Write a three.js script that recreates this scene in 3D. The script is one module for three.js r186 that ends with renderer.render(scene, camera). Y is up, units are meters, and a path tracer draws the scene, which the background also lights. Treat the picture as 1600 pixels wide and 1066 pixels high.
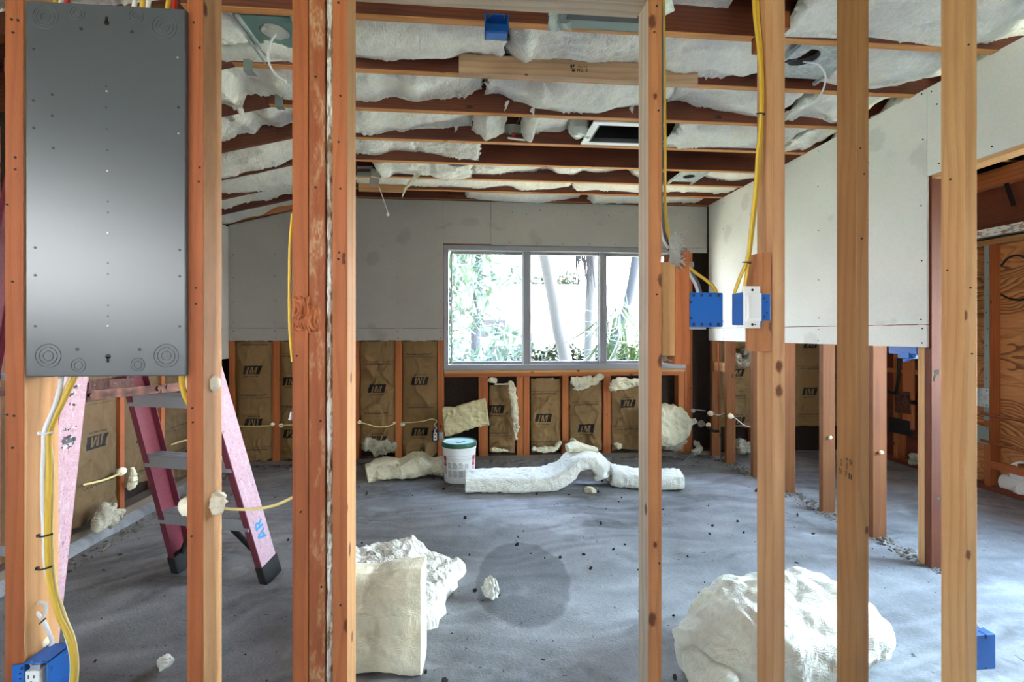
import * as THREE from 'three';
import { Sky } from 'three/addons/objects/Sky.js';
import { RoundedBoxGeometry } from 'three/addons/geometries/RoundedBoxGeometry.js';
import { mergeGeometries } from 'three/addons/utils/BufferGeometryUtils.js';

// ---------------------------------------------------------------- camera, sky, sun, exposure
const scene = new THREE.Scene();
const camera = new THREE.PerspectiveCamera(71.16, 1600 / 1066, 0.05, 400);
camera.position.set(0, 1.24, 0);
camera.rotation.y = -5 * Math.PI / 180;
camera.setViewOffset(1600, 1066, 0, 13, 1600, 1066);   // lens shifted down a little, verticals stay vertical

const renderer = new THREE.WebGLRenderer({ antialias: true });
renderer.toneMapping = THREE.LinearToneMapping;
renderer.toneMappingExposure = 5.7;
renderer.shadowMap.enabled = true;

const sunFrom = new THREE.Vector3(0.5, 0.8, -0.16).normalize();
const sky = new Sky();
sky.scale.setScalar(1000);
sky.material.uniforms.turbidity.value = 20;
sky.material.uniforms.rayleigh.value = 0.1;
sky.material.uniforms.mieCoefficient.value = 0.1;
sky.material.uniforms.mieDirectionalG.value = 0.4;
sky.material.uniforms.sunPosition.value.copy(sunFrom);
sky.name = 'sky';
scene.add(sky);

const sun = new THREE.DirectionalLight(0xffefd8, 40);
sun.name = 'sun';
sun.position.copy(sunFrom).multiplyScalar(60);
sun.castShadow = true;
sun.shadow.mapSize.set(4096, 4096);
Object.assign(sun.shadow.camera, { left: -30, right: 30, top: 30, bottom: -30, near: 1, far: 140 });
scene.add(sun, sun.target);

// ---------------------------------------------------------------- helpers
const used = new Map();
function numbered(name) {                       // stud, stud_001, stud_002 ...
  const k = used.get(name) ?? 0; used.set(name, k + 1);
  return k ? name + '_' + String(k).padStart(3, '0') : name;
}
function tag(o, label, category, group, kind) {
  if (label) o.userData.label = label;
  if (category) o.userData.category = category;
  if (group) o.userData.group = group;
  if (kind) o.userData.kind = kind;
  return o;
}
function mesh(name, geo, mat) {
  const m = new THREE.Mesh(geo, mat); m.name = name; m.castShadow = m.receiveShadow = true; return m;
}
// a thing made of parts: a Group at its base; part() takes geometry in world coordinates
function thing(name, label, category, base = [0, 0, 0], group) {
  const g = new THREE.Group(); g.name = numbered(name); g.position.set(...base); scene.add(g);
  return tag(g, label, category, group);
}
function part(owner, name, geo, mat, o = {}) {
  const off = new THREE.Vector3(); let p = owner;
  while (p && p !== scene) { off.add(p.position); p = p.parent; }
  const m = mesh(name, geo.translate(-off.x, -off.y, -off.z), mat);
  owner.add(m); return tag(m, o.label, null, null, o.kind);
}
// a thing that is one mesh: its origin is moved to the middle of its underside
function solo(name, geo, mat, label, category, group, kind) {
  geo.computeBoundingBox(); const b = geo.boundingBox, c = new THREE.Vector3((b.min.x + b.max.x) / 2, b.min.y, (b.min.z + b.max.z) / 2);
  const m = mesh(numbered(name), geo.translate(-c.x, -c.y, -c.z), mat); m.position.copy(c); scene.add(m);
  return tag(m, label, category, group, kind);
}
const struct = (name, geo, mat) => { const m = mesh(numbered(name), geo, mat); scene.add(m); return tag(m, null, null, null, 'structure'); };

// seeded noise
function rng(seed) { let a = seed >>> 0; return () => { a = (a + 0x6d2b79f5) | 0; let t = Math.imul(a ^ (a >>> 15), 1 | a); t = (t + Math.imul(t ^ (t >>> 7), 61 | t)) ^ t; return ((t ^ (t >>> 14)) >>> 0) / 4294967296; }; }
function hash(x, y, z) { let h = Math.imul(x, 374761393) ^ Math.imul(y, 668265263) ^ Math.imul(z, 1440662683); h = Math.imul(h ^ (h >>> 13), 1274126177); return ((h ^ (h >>> 16)) >>> 0) / 4294967296; }
const fade = (t) => t * t * (3 - 2 * t), mix = (a, b, t) => a + (b - a) * t, clamp = (v, a = 0, b = 1) => Math.min(b, Math.max(a, v));
const step = (a, b, x) => fade(clamp((x - a) / (b - a)));
function noise3(x, y, z) {
  const X = Math.floor(x), Y = Math.floor(y), Z = Math.floor(z), u = fade(x - X), v = fade(y - Y), w = fade(z - Z);
  const l = (zz) => mix(mix(hash(X, Y, zz), hash(X + 1, Y, zz), u), mix(hash(X, Y + 1, zz), hash(X + 1, Y + 1, zz), u), v);
  return mix(l(Z), l(Z + 1), w) * 2 - 1;
}
function noise2(x, y, s = 0) {
  const X = Math.floor(x), Y = Math.floor(y), u = fade(x - X), v = fade(y - Y);
  return mix(mix(hash(X, Y, s), hash(X + 1, Y, s), u), mix(hash(X, Y + 1, s), hash(X + 1, Y + 1, s), u), v) * 2 - 1;
}
const fbm2 = (x, y, s, n = 4) => { let a = 0, k = 0.5; for (let i = 0; i < n; i++) { a += k * noise2(x, y, s + i); x *= 2.03; y *= 2.03; k *= 0.5; } return a; };
const fbm3 = (x, y, z, n = 4) => { let a = 0, k = 0.5; for (let i = 0; i < n; i++) { a += k * noise3(x, y, z); x *= 2.03; y *= 2.03; z *= 2.03; k *= 0.5; } return a; };

// textures
function texture(w, h, fn, srgb = true) {
  const d = new Uint8Array(w * h * 4);
  for (let j = 0, k = 0; j < h; j++) for (let i = 0; i < w; i++, k += 4) {
    const c = fn((i + 0.5) / w, (j + 0.5) / h);
    if (typeof c === 'number') d[k] = d[k + 1] = d[k + 2] = clamp(c) * 255; else { d[k] = clamp(c[0]) * 255; d[k + 1] = clamp(c[1]) * 255; d[k + 2] = clamp(c[2]) * 255; }
    d[k + 3] = 255;
  }
  const t = new THREE.DataTexture(d, w, h);
  t.magFilter = THREE.LinearFilter; t.minFilter = THREE.LinearMipmapLinearFilter; t.generateMipmaps = true;
  t.wrapS = t.wrapT = THREE.MirroredRepeatWrapping;
  if (srgb) t.colorSpace = THREE.SRGBColorSpace;
  t.needsUpdate = true; return t;
}
function drawn(w, h, paint) {
  const c = document.createElement('canvas'); c.width = w; c.height = h; paint(c.getContext('2d'), w, h);
  const t = new THREE.CanvasTexture(c); t.colorSpace = THREE.SRGBColorSpace; t.wrapS = t.wrapT = THREE.RepeatWrapping; return t;
}
const sized = (t, w, h) => { t.repeat.set(1 / w, 1 / h); return t; };   // uv are metres

// geometry: a bevelled box given by its extents, uv in metres with v along the grain
function uvMetres(g, axis, ou, ov) {
  const p = g.attributes.position, uv = new Float32Array(p.count * 2), A = 'xyz'.indexOf(axis);
  const a = new THREE.Vector3(), b = new THREE.Vector3(), c = new THREE.Vector3();
  for (let i = 0; i < p.count; i += 3) {
    a.fromBufferAttribute(p, i); b.fromBufferAttribute(p, i + 1); c.fromBufferAttribute(p, i + 2);
    const n = b.clone().sub(a).cross(c.clone().sub(a)).toArray().map(Math.abs);
    let N = n.indexOf(Math.max(...n)); 
    const U = N === A ? (A + 1) % 3 : 3 - A - N, V = N === A ? (A + 2) % 3 : A;
    [a, b, c].forEach((q, k) => { const e = q.toArray(); uv[(i + k) * 2] = e[U] + ou + N * 0.13; uv[(i + k) * 2 + 1] = e[V] + ov; });
  }
  g.setAttribute('uv', new THREE.BufferAttribute(uv, 2)); return g;
}
let boardSeed = 1;
function box(x0, x1, y0, y1, z0, z1, axis = 'y', bevel = 0.002, seed = boardSeed++) {
  const sx = Math.abs(x1 - x0), sy = Math.abs(y1 - y0), sz = Math.abs(z1 - z0), r = rng(seed * 77 + 5);
  let g = bevel ? new RoundedBoxGeometry(sx, sy, sz, 1, Math.min(bevel, sx / 3, sy / 3, sz / 3)) : new THREE.BoxGeometry(sx, sy, sz).toNonIndexed();
  if (g.index) g = g.toNonIndexed();
  g.clearGroups();
  uvMetres(g, axis, r() * 3, r() * 9);
  return g.translate((x0 + x1) / 2, (y0 + y1) / 2, (z0 + z1) / 2);
}
// a bar of section w (along side) by h between two points
function bar(p0, p1, w, h, side, bevel = 0.002, seed = boardSeed++) {
  const a = new THREE.Vector3(...p0), b = new THREE.Vector3(...p1), t = b.clone().sub(a), L = t.length(); t.normalize();
  const s = new THREE.Vector3(...side); s.addScaledVector(t, -s.dot(t)).normalize();
  const n = new THREE.Vector3().crossVectors(s, t);
  const g = box(-w / 2, w / 2, 0, L, -h / 2, h / 2, 'y', bevel, seed);
  return g.applyMatrix4(new THREE.Matrix4().makeBasis(s, t, n).setPosition(a));
}
const v3 = (p) => new THREE.Vector3(...p);
function tube(pts, r, seg = 0, sides = 8, flat = 1) {
  const c = new THREE.CatmullRomCurve3(pts.map(v3), false, 'centripetal');
  return new THREE.TubeGeometry(c, seg || Math.max(8, pts.length * 8), r, sides).toNonIndexed();
}
const merge = (list) => { const l = list.map((g) => (g.index ? g.toNonIndexed() : g)); for (const g of l) for (const k of Object.keys(g.attributes)) if (!['position', 'normal', 'uv'].includes(k)) g.deleteAttribute(k); return mergeGeometries(l); };
function disc(p, r, depth, dir, seg = 14) {      // a short cylinder whose axis is dir
  const g = new THREE.CylinderGeometry(r, r, depth, seg).toNonIndexed();
  return g.applyQuaternion(new THREE.Quaternion().setFromUnitVectors(new THREE.Vector3(0, 1, 0), v3(dir).normalize())).translate(...p);
}
function grid(nu, nv, f, closed = false) {         // a sheet of (nu+1) x (nv+1) points, uv from f
  const P = [], U = [], I = [];
  for (let j = 0; j <= nv; j++) for (let i = 0; i <= nu; i++) { const q = f(i / nu, j / nv, i, j); P.push(q[0], q[1], q[2]); U.push(q[3] ?? i / nu, q[4] ?? j / nv); }
  for (let j = 0; j < nv; j++) for (let i = 0; i < nu; i++) { const a = j * (nu + 1) + i, b = a + 1, c = a + nu + 1, d = c + 1; I.push(a, b, d, a, d, c); }
  const g = new THREE.BufferGeometry();
  g.setAttribute('position', new THREE.Float32BufferAttribute(P, 3)); g.setAttribute('uv', new THREE.Float32BufferAttribute(U, 2)); g.setIndex(I);
  g.computeVertexNormals(); return g;
}
const table = (pts, x) => { if (x <= pts[0][0]) return pts[0][1]; for (let i = 1; i < pts.length; i++) if (x <= pts[i][0]) { const [a, p] = pts[i - 1], [b, q] = pts[i]; return mix(p, q, fade((x - a) / (b - a || 1))); } return pts[pts.length - 1][1]; };
const tableLin = (pts, x) => { if (x <= pts[0][0]) return pts[0][1]; for (let i = 1; i < pts.length; i++) if (x <= pts[i][0]) { const [a, p] = pts[i - 1], [b, q] = pts[i]; return mix(p, q, (x - a) / (b - a || 1)); } return pts[pts.length - 1][1]; };

// ---------------------------------------------------------------- materials
// sawn softwood: rings cut at a slant give straight grain and arched grain, with knots; 0.45 m across, 2.4 m along
function woodTexture(seed, light, dark, rings, knots, contrast = 1, smear = 0) {    // smear: dried plaster scuffs
  const r = rng(seed), K = Array.from({ length: knots }, () => [r() * 0.45, r() * 2.4, 0.005 + r() * 0.007]);
  const u0 = 0.1 + r() * 0.25;
  return sized(texture(384, 1024, (uu, vv) => {
    const u = uu * 0.45, v = vv * 2.4;
    let du = u - u0 + 0.025 * noise2(v * 1.1, 3, seed) + 0.006 * noise2(v * 5, u * 12, seed + 1), knot = 0;
    for (const [ku, kv, kr] of K) { const a = (u - ku) / kr, b = (v - kv) / (kr * 1.7), d = Math.sqrt(a * a + b * b); du += 0.014 * Math.exp(-d * 0.45) * Math.sign(a || 1); knot = Math.max(knot, 1 - step(0.55, 1.25, d + 0.2 * noise2(u * 400, v * 300, 9))); }
    const depth = 0.045 + 0.04 * noise2(v * 0.55, 7, seed + 2), rad = Math.sqrt(du * du + depth * depth) * rings;
    const t = rad - Math.floor(rad), late = step(0.35, 0.92, t) * (1 - step(0.94, 1, t));
    const fibre = noise2(u * 1500, v * 40, seed + 5) * 0.5 + noise2(u * 500, v * 14, seed + 6) * 0.5, blotch = fbm2(u * 14, v * 3.2, seed + 8, 3);
    const k = clamp(0.26 + contrast * (0.5 * late - 0.06) + 0.1 * fibre + 0.28 * blotch);
    const sm = smear * step(-0.1, 0.3, fbm2(u * 40 + v * 5, v * 11 - u * 8, seed + 30, 4)) * step(-0.8, 0, noise2(u * 9, v * 4, seed + 33)) * (0.55 + 0.45 * noise2(u * 300, v * 120, seed + 34));
    const c = [0, 1, 2].map((i) => mix(mix(light[i], dark[i], k), [0.86, 0.80, 0.76][i], Math.max(0, sm)));
    return knot > 0 ? c.map((x, i) => mix(x, dark[i] * [0.62, 0.5, 0.42][i], knot * 0.9)) : c;
  }), 0.45, 2.4);
}
const woodBump = sized(texture(256, 512, (u, v) => 0.5 + 0.3 * noise2(u * 180, v * 40, 3) + 0.2 * noise2(u * 60, v * 160, 4), false), 0.2, 0.6);
const firMap = woodTexture(11, [0.84, 0.67, 0.49], [0.66, 0.46, 0.30], 36, 8, 0.5);
const firMap2 = woodTexture(23, [0.83, 0.64, 0.47], [0.63, 0.42, 0.27], 30, 10, 0.6);

const greyMap = woodTexture(29, [0.78, 0.72, 0.65], [0.60, 0.51, 0.43], 34, 9, 0.6);
const scuffMap = woodTexture(41, [0.74, 0.46, 0.29], [0.52, 0.28, 0.16], 34, 4, 0.4, 1);
const redMap = woodTexture(37, [0.74, 0.46, 0.29], [0.52, 0.28, 0.16], 40, 4, 0.45);
const darkMap = woodTexture(51, [0.50, 0.26, 0.16], [0.27, 0.12, 0.07], 60, 6, 0.7);
const wood = (map, color, rough = 0.72) => new THREE.MeshStandardMaterial({ map, color, roughness: rough, bumpMap: woodBump, bumpScale: 0.0006 });
const M = {
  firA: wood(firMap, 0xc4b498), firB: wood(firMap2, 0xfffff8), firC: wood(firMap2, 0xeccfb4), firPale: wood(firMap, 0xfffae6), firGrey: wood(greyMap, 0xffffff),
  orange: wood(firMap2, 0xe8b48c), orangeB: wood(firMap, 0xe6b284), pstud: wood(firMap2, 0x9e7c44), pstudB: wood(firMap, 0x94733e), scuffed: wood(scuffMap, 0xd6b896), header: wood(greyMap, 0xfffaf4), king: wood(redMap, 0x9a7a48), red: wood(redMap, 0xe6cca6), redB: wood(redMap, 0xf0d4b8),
  rafter: wood(darkMap, 0xffffff, 0.6), rafterB: wood(darkMap, 0xe6d8d0, 0.6), oldDark: wood(darkMap, 0xffe9d8), tanOld: wood(redMap, 0xfff2dc),
};
M.bareEdge = wood(firMap, 0xffe6bc);
// rotary-cut plywood face: wandering contour grain
M.ply = wood(sized(texture(512, 1024, (uu, vv) => {
  const u = uu * 1.2, v = vv * 2.4, h = fbm2(u * 2.6 + 0.3 * fbm2(u * 6, v * 3, 3, 3), v * 0.75, 67, 4) * 11 + u * 14, t = h - Math.floor(h), late = step(0.3, 0.9, t) * (1 - step(0.93, 1, t)), wide = step(-0.1, 0.35, noise2(u * 5, v * 0.8, 71));
  const k = clamp(0.22 + (0.3 + 0.4 * wide) * late + 0.16 * fbm2(u * 6, v * 2, 69, 3) + 0.12 * noise2(u * 400, v * 18, 70));
  return [mix(0.80, 0.42, k), mix(0.56, 0.22, k), mix(0.33, 0.10, k)];
}), 1.2, 2.4), 0xffffff, 0.7);
M.deck = wood(darkMap, 0xb9a596, 0.8);
M.sheath = new THREE.MeshStandardMaterial({ color: 0x3a2c24, roughness: 0.95, map: sized(texture(256, 256, (u, v) => 0.72 + 0.22 * fbm2(u * 40, v * 40, 4, 3) + 0.06 * noise2(u * 200, v * 200, 5)), 0.6, 0.6) });

// gypsum board paper face: almost even, faint mottling and scuffs
const boardMap = sized(texture(512, 512, (u, v) => { const f = 0.93 + 0.03 * fbm2(u * 6, v * 6, 2, 4) + 0.015 * noise2(u * 260, v * 260, 8), s = step(0.42, 0.6, fbm2(u * 5 + 3, v * 9, 17, 5)) * 0.06; return [f - s, f - s, f - s * 1.1]; }), 1.6, 1.6);
M.board = new THREE.MeshStandardMaterial({ color: 0xf2f2ea, map: boardMap, roughness: 0.85 });
M.boardShaded = new THREE.MeshStandardMaterial({ color: 0xbcb8b0, map: boardMap, roughness: 0.85 });  // same board, darkened: the shade of the backlit wall is in its colour
M.gypsum = new THREE.MeshStandardMaterial({ color: 0xd9d6cd, roughness: 0.95 });
M.screw = new THREE.MeshStandardMaterial({ color: 0x1c1a18, roughness: 0.5, metalness: 0.6 });

// glass wool: matted white fibres
const woolBump = sized(texture(512, 512, (u, v) => {
  const x = u * 9 + 0.9 * fbm2(u * 7, v * 7, 61, 3), y = v * 9 + 0.9 * fbm2(u * 7, v * 7, 71, 3);
  return 0.5 + 0.55 * fbm2(x * 1.1, y * 1.1, 5, 4) + 0.12 * noise2(x * 13, y * 2.5, 9) + 0.1 * noise2(x * 2.5, y * 14, 12);
}, false), 0.34, 0.34);
const woolMap = sized(texture(512, 512, (u, v) => { const a = fbm2(u * 7, v * 7, 31, 4), b = noise2(u * 120, v * 60, 33), y = step(0.25, 0.6, fbm2(u * 4, v * 4, 91, 3)); const k = 0.94 + 0.05 * a + 0.025 * b; return [k, k * (1 - 0.012 * y), k * (0.97 - 0.07 * y)]; }), 0.7, 0.7);
const wool = (color) => new THREE.MeshStandardMaterial({ color, map: woolMap, roughness: 1, bumpMap: woolBump, bumpScale: 0.01 });
M.wool = wool(0xfcfcf8); M.woolWarm = wool(0xf0ead2); M.woolSmooth = wool(0xefeee8); M.woolSmooth.bumpScale = 0.007; M.woolCream = wool(0xf8f0da); M.woolCream.bumpScale = 0.003; M.woolYellow = wool(0xe9deb4); M.woolDusty = wool(0xbdb8aa);

// kraft paper facing with its print; one repeat is 0.40 m by 0.98 m
const kraftMap = drawn(512, 1254, (g, w, h) => {
  g.fillStyle = '#a8926f'; g.fillRect(0, 0, w, h);
  const r = rng(5);
  for (let i = 0; i < 5200; i++) { g.fillStyle = r() < 0.5 ? 'rgba(70,54,34,0.06)' : 'rgba(225,205,165,0.07)'; const x = r() * w, y = r() * h; g.fillRect(x, y, 2 + r() * 26, 1 + r() * 2); }
  const logo = (cx, cy, flip) => {
    g.save(); g.translate(cx, cy); if (flip) g.rotate(Math.PI);
    g.fillStyle = '#15120f'; g.beginPath(); g.moveTo(-82, 50); g.lineTo(-108, -50); g.lineTo(112, -50); g.lineTo(86, 50); g.closePath();
    g.beginPath(); g.moveTo(-108, 48); g.lineTo(-84, -52); g.lineTo(112, -52); g.lineTo(88, 48); g.closePath(); g.fill();
    g.transform(1, 0, -0.22, 1, 0, 0); g.fillStyle = '#a8926f'; g.font = 'bold 106px sans-serif'; g.textAlign = 'center'; g.textBaseline = 'middle'; g.fillText('JM', 0, 4);
    g.setTransform(1, 0, 0, 1, cx, cy); if (flip) g.rotate(Math.PI);
    g.fillStyle = '#15120f'; g.font = 'bold 22px sans-serif'; g.textAlign = 'center'; g.fillText('Johns Manville', -6, 74); g.restore();
  };
  const line = (cx, cy, flip) => {
    g.save(); g.translate(cx, cy); if (flip) g.rotate(Math.PI); g.fillStyle = '#1d1814'; g.textAlign = 'center';
    g.font = 'bold 31px sans-serif'; g.fillText('Formaldehyde-free\u2122', 0, 0); g.font = '15px sans-serif'; g.fillText('R-13 kraft-faced batts  Thermal and acoustical insulation', 0, 26); g.restore();
  };
  logo(250, 190, false); line(250, 500, false); logo(262, 815, true); line(262, 1130, true);
});
sized(kraftMap, 0.40, 0.98);
const kraftBump = sized(texture(512, 512, (u, v) => { const a = 1 - Math.abs(fbm2(u * 5, v * 5, 13, 4)) * 2.2, b = 1 - Math.abs(noise2(u * 17 + v * 6, v * 11, 15)); return clamp(0.25 + 0.45 * a + 0.12 * b); }, false), 0.5, 0.5);
M.kraft = new THREE.MeshStandardMaterial({ map: kraftMap, color: 0xccbb9f, roughness: 0.8, bumpMap: kraftBump, bumpScale: 0.006, side: THREE.DoubleSide });
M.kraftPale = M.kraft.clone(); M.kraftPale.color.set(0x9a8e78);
M.kraftPlain = new THREE.MeshStandardMaterial({ color: 0x9c8766, roughness: 0.8, bumpMap: kraftBump, bumpScale: 0.006, side: THREE.DoubleSide });

// bare concrete slab: trowel sweeps, mortar smears, a damp patch
const DAMP = [0.257, -2.386];
const slabMap = sized(texture(2048, 2048, (u, v) => {
  const x = u * 7.9, y = v * 7.9;
  let k = 0.60 + 0.13 * fbm2(x * 1.3, y * 1.3, 40, 5) + 0.08 * fbm2(x * 9, y * 9, 46, 4) + 0.035 * noise2(x * 160, y * 160, 50);
  const wx = x + 0.5 * fbm2(x * 0.9, y * 0.9, 52, 3), wy = y + 0.5 * fbm2(x * 0.9, y * 0.9, 55, 3);
  k += 0.055 * noise2(wx * 3, wy * 26, 58);
  const smear = step(0.12, 0.3, fbm2(wx * 1.7 + 5, wy * 4.4, 60, 5)); k -= 0.11 * smear * (0.6 + 0.5 * noise2(x * 30, y * 30, 63));
  const arc = Math.abs(Math.sin(Math.hypot(wx - 1.4, wy + 2.2) * 7 + 2 * noise2(x, y, 66))); k -= 0.16 * (1 - step(0.0, 0.012, arc)) * step(0.0, 0.25, noise2(x * 1.1 + 9, y * 1.1, 67));
  k += 0.10 * step(0.35, 0.5, fbm2(x * 2.2 + 11, y * 2.2 + 4, 70, 5));
  const px = x - 2.5, pz = y - 4.95, e = Math.hypot((px - DAMP[0]) / 0.24, (pz - DAMP[1]) / 0.42) + 0.16 * fbm2(px * 5, pz * 5, 81, 4);      // damp patch with a clear rim
  k *= 1 - 0.2 * (1 - step(0.93, 1.02, e)) + 0.03 * (step(0.95, 1.02, e) * (1 - step(1.04, 1.12, e)));
  const speck = noise2(x * 60, y * 60, 74) > 0.93 && noise2(x * 8, y * 8, 76) > -0.1 ? 0.3 : 0;
  k -= speck;
  return [k * 0.985, k, k * 1.01];
}), 7.9, 7.9);
const slabBump = sized(texture(512, 512, (u, v) => 0.5 + 0.3 * fbm2(u * 12, v * 12, 3, 5) + 0.15 * noise2(u * 200, v * 200, 7), false), 1, 1);
M.slab = new THREE.MeshStandardMaterial({ map: slabMap, color: 0xe2dfe2, roughness: 0.62, bumpMap: slabBump, bumpScale: 0.004 });
M.gravel = new THREE.MeshStandardMaterial({ color: 0x8b857c, roughness: 1 });
M.crumb = new THREE.MeshStandardMaterial({ color: 0x2b2622, roughness: 1 });

const plain = (color, roughness = 0.5, o = {}) => new THREE.MeshStandardMaterial({ color, roughness, ...o });
M.vinyl = plain(0x94979b, 0.35); M.gasket = plain(0x55585c, 0.6); M.yellow = plain(0xd9b23c, 0.45); M.yellowPale = plain(0xe2cf8a, 0.5); M.whiteCable = plain(0xe6e6e8, 0.45); M.greyCable = plain(0x5c6068, 0.45);
M.redWire = plain(0xb8261c, 0.45); M.black = plain(0x121212, 0.5); M.tie = plain(0x0d0d0e, 0.4); M.blue = plain(0x1a62b4, 0.42); M.blueDark = plain(0x0c2f66, 0.6); M.device = plain(0xeceae6, 0.4); M.foam = plain(0xfff6dc, 0.5); M.white = plain(0xf1f1ee, 0.4);
M.panelSteel = new THREE.MeshPhysicalMaterial({ color: 0x4b4e52, roughness: 0.31, metalness: 0, ior: 1.55 });
M.galv = new THREE.MeshStandardMaterial({ color: 0xc4cfce, roughness: 0.42, metalness: 0.4, map: sized(texture(128, 128, (u, v) => 0.9 + 0.09 * noise2(u * 9, v * 9, 3) + 0.04 * noise2(u * 22, v * 22, 5)), 0.12, 0.12) });
M.galvGreen = new THREE.MeshStandardMaterial({ color: 0x87928d, roughness: 0.6, metalness: 0.3 }); M.panGreen = plain(0x6f8f86, 0.6); M.dirt = new THREE.MeshStandardMaterial({ color: 0x7a6c5e, roughness: 1, map: boardMap });
M.copper = new THREE.MeshStandardMaterial({ color: 0x9a5a3a, roughness: 0.4, metalness: 0.9 });
M.fibreglass = new THREE.MeshStandardMaterial({ color: 0x86384a, roughness: 0.5, map: sized(texture(128, 256, (u, v) => 0.9 + 0.08 * noise2(u * 40, v * 200, 22) + 0.06 * noise2(u * 80, v * 80, 25)), 0.15, 0.6) });
M.fibreglassFaded = new THREE.MeshStandardMaterial({ color: 0xccbdc4, roughness: 0.6, map: sized(texture(256, 512, (u, v) => { const s = step(0.1, 0.7, fbm2(u * 18, v * 12, 21, 5)), k = 0.88 + 0.07 * noise2(u * 60, v * 320, 22) + 0.08 * noise2(u * 140, v * 140, 25), d = step(0.42, 0.56, fbm2(u * 22 + 4, v * 26, 29, 4)) * 0.25; return [k - d * 0.7 + 0.06 * s, k * 0.9 - d + 0.12 * s, k * 0.94 - d * 0.9 + 0.1 * s]; }), 0.15, 0.6) });
M.alu = new THREE.MeshStandardMaterial({ color: 0xa6a9ae, roughness: 0.5, metalness: 0.3 });
M.spreader = new THREE.MeshStandardMaterial({ color: 0x8a5a4c, roughness: 0.55, metalness: 0.4, map: sized(texture(128, 128, (u, v) => 0.65 + 0.4 * fbm2(u * 8, v * 8, 3, 4)), 0.2, 0.2) });
M.rubber = plain(0x17181b, 0.75); M.plaster = new THREE.MeshStandardMaterial({ color: 0xe4e0da, map: sized(texture(128, 512, (u, v) => { const d = step(0.08, 0.3, fbm2(u * 5, v * 36, 7, 5)), e = step(0.1, 0.35, fbm2(u * 3 + 9, v * 11, 19, 4)); return [1 - 0.24 * d - 0.12 * e, 1 - 0.3 * d - 0.17 * e, 1 - 0.36 * d - 0.22 * e]; }), 0.06, 1), roughness: 0.95, bumpMap: slabBump, bumpScale: 0.01 });
M.bluePrint = plain(0x2f8fd0, 0.6); M.ink = plain(0x1a1410, 0.8);

// ---------------------------------------------------------------- the building: slab, walls, roof
const SLOPE = 0.25, RIDGE = -1.13, UNDER = 2.525;         // rafter undersides are level right of RIDGE and fall to the left of it
const under = (x) => UNDER - SLOPE * Math.max(0, RIDGE - x);
function sheared(g) {                                   // lowers what lies left of the ridge along the roof slope
  const p = g.attributes.position; for (let i = 0; i < p.count; i++) p.setY(i, p.getY(i) - SLOPE * Math.max(0, RIDGE - p.getX(i)));
  g.computeVertexNormals(); return g;
}
struct('floor', (() => { const g = box(-2.5, 4.3, -0.2, 0, 2.95, -4.92, 'z', 0), p = g.attributes.position; for (let i = 0; i < p.count; i++) g.attributes.uv.setXY(i, p.getX(i) + 2.5, p.getZ(i) + 4.95); return g; })(), M.slab);
struct('wall_far', merge([
  box(-2.5, -0.28, 0, 2.2, -4.74, -4.92, 'y', 0), box(2.2, 4.3, 0, 2.705, -4.74, -4.92, 'y', 0), box(-0.28, 2.2, 0, 0.84, -4.74, -4.92, 'y', 0), box(-0.28, 2.2, 2.12, 2.705, -4.74, -4.92, 'y', 0),
  box(RIDGE, -0.28, 2.2, 2.705, -4.74, -4.92, 'y', 0), sheared(box(-2.5, RIDGE, 2.2, 2.705, -4.74, -4.92, 'y', 0)),
]), M.sheath);
// openings behind and beside the photographer: windows left and right, and one added at the back for fill
const OPEN = { left: [-0.3, 2.4, 1.32, 2.06], right: [-2.3, -0.9, 0.95, 2.08], back: [-1.2, 0.0, 0.9, 2.05] };
struct('wall_left', merge([box(-2.5, -2.345, 0, 2.4, OPEN.left[0], -4.92, 'y', 0), box(-2.5, -2.345, 0, 2.4, 2.95, OPEN.left[1], 'y', 0), box(-2.5, -2.345, 0, OPEN.left[2], OPEN.left[1], OPEN.left[0], 'y', 0), box(-2.5, -2.345, OPEN.left[3], 2.4, OPEN.left[1], OPEN.left[0], 'y', 0)]), M.sheath);
struct('wall_right', merge([box(4.16, 4.3, 0, 2.71, OPEN.right[0], -4.92, 'z', 0), box(4.16, 4.3, 0, 2.71, 2.95, OPEN.right[1], 'z', 0), box(4.16, 4.3, OPEN.right[3], 2.71, OPEN.right[1], OPEN.right[0], 'z', 0), box(4.16, 4.3, 0, OPEN.right[2], OPEN.right[1], OPEN.right[0], 'z', 0)]), M.sheath);
struct('wall_back', merge([sheared(box(-2.5, OPEN.back[0], 0, 2.7, 2.8, 2.95, 'y', 0)), box(OPEN.back[1], 4.3, 0, 2.71, 2.8, 2.95, 'y', 0), box(OPEN.back[0], OPEN.back[1], 0, OPEN.back[2], 2.8, 2.95, 'y', 0), sheared(box(OPEN.back[0], OPEN.back[1], OPEN.back[3], 2.71, 2.8, 2.95, 'y', 0))]), M.board);
M.glass = new THREE.MeshPhysicalMaterial({ color: 0xf8f5f4, roughness: 0, transmission: 1, thickness: 0, ior: 1.5 });
M.tintedGlass = new THREE.MeshPhysicalMaterial({ color: 0xd8d3d8, roughness: 0, transmission: 1, thickness: 0, ior: 1.5, specularIntensity: 0.5 });
M.dustyGlass = new THREE.MeshPhysicalMaterial({ color: 0xd6d4de, roughness: 0.17, transmission: 1, thickness: 0, ior: 1.5, specularIntensity: 0.4 });
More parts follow.
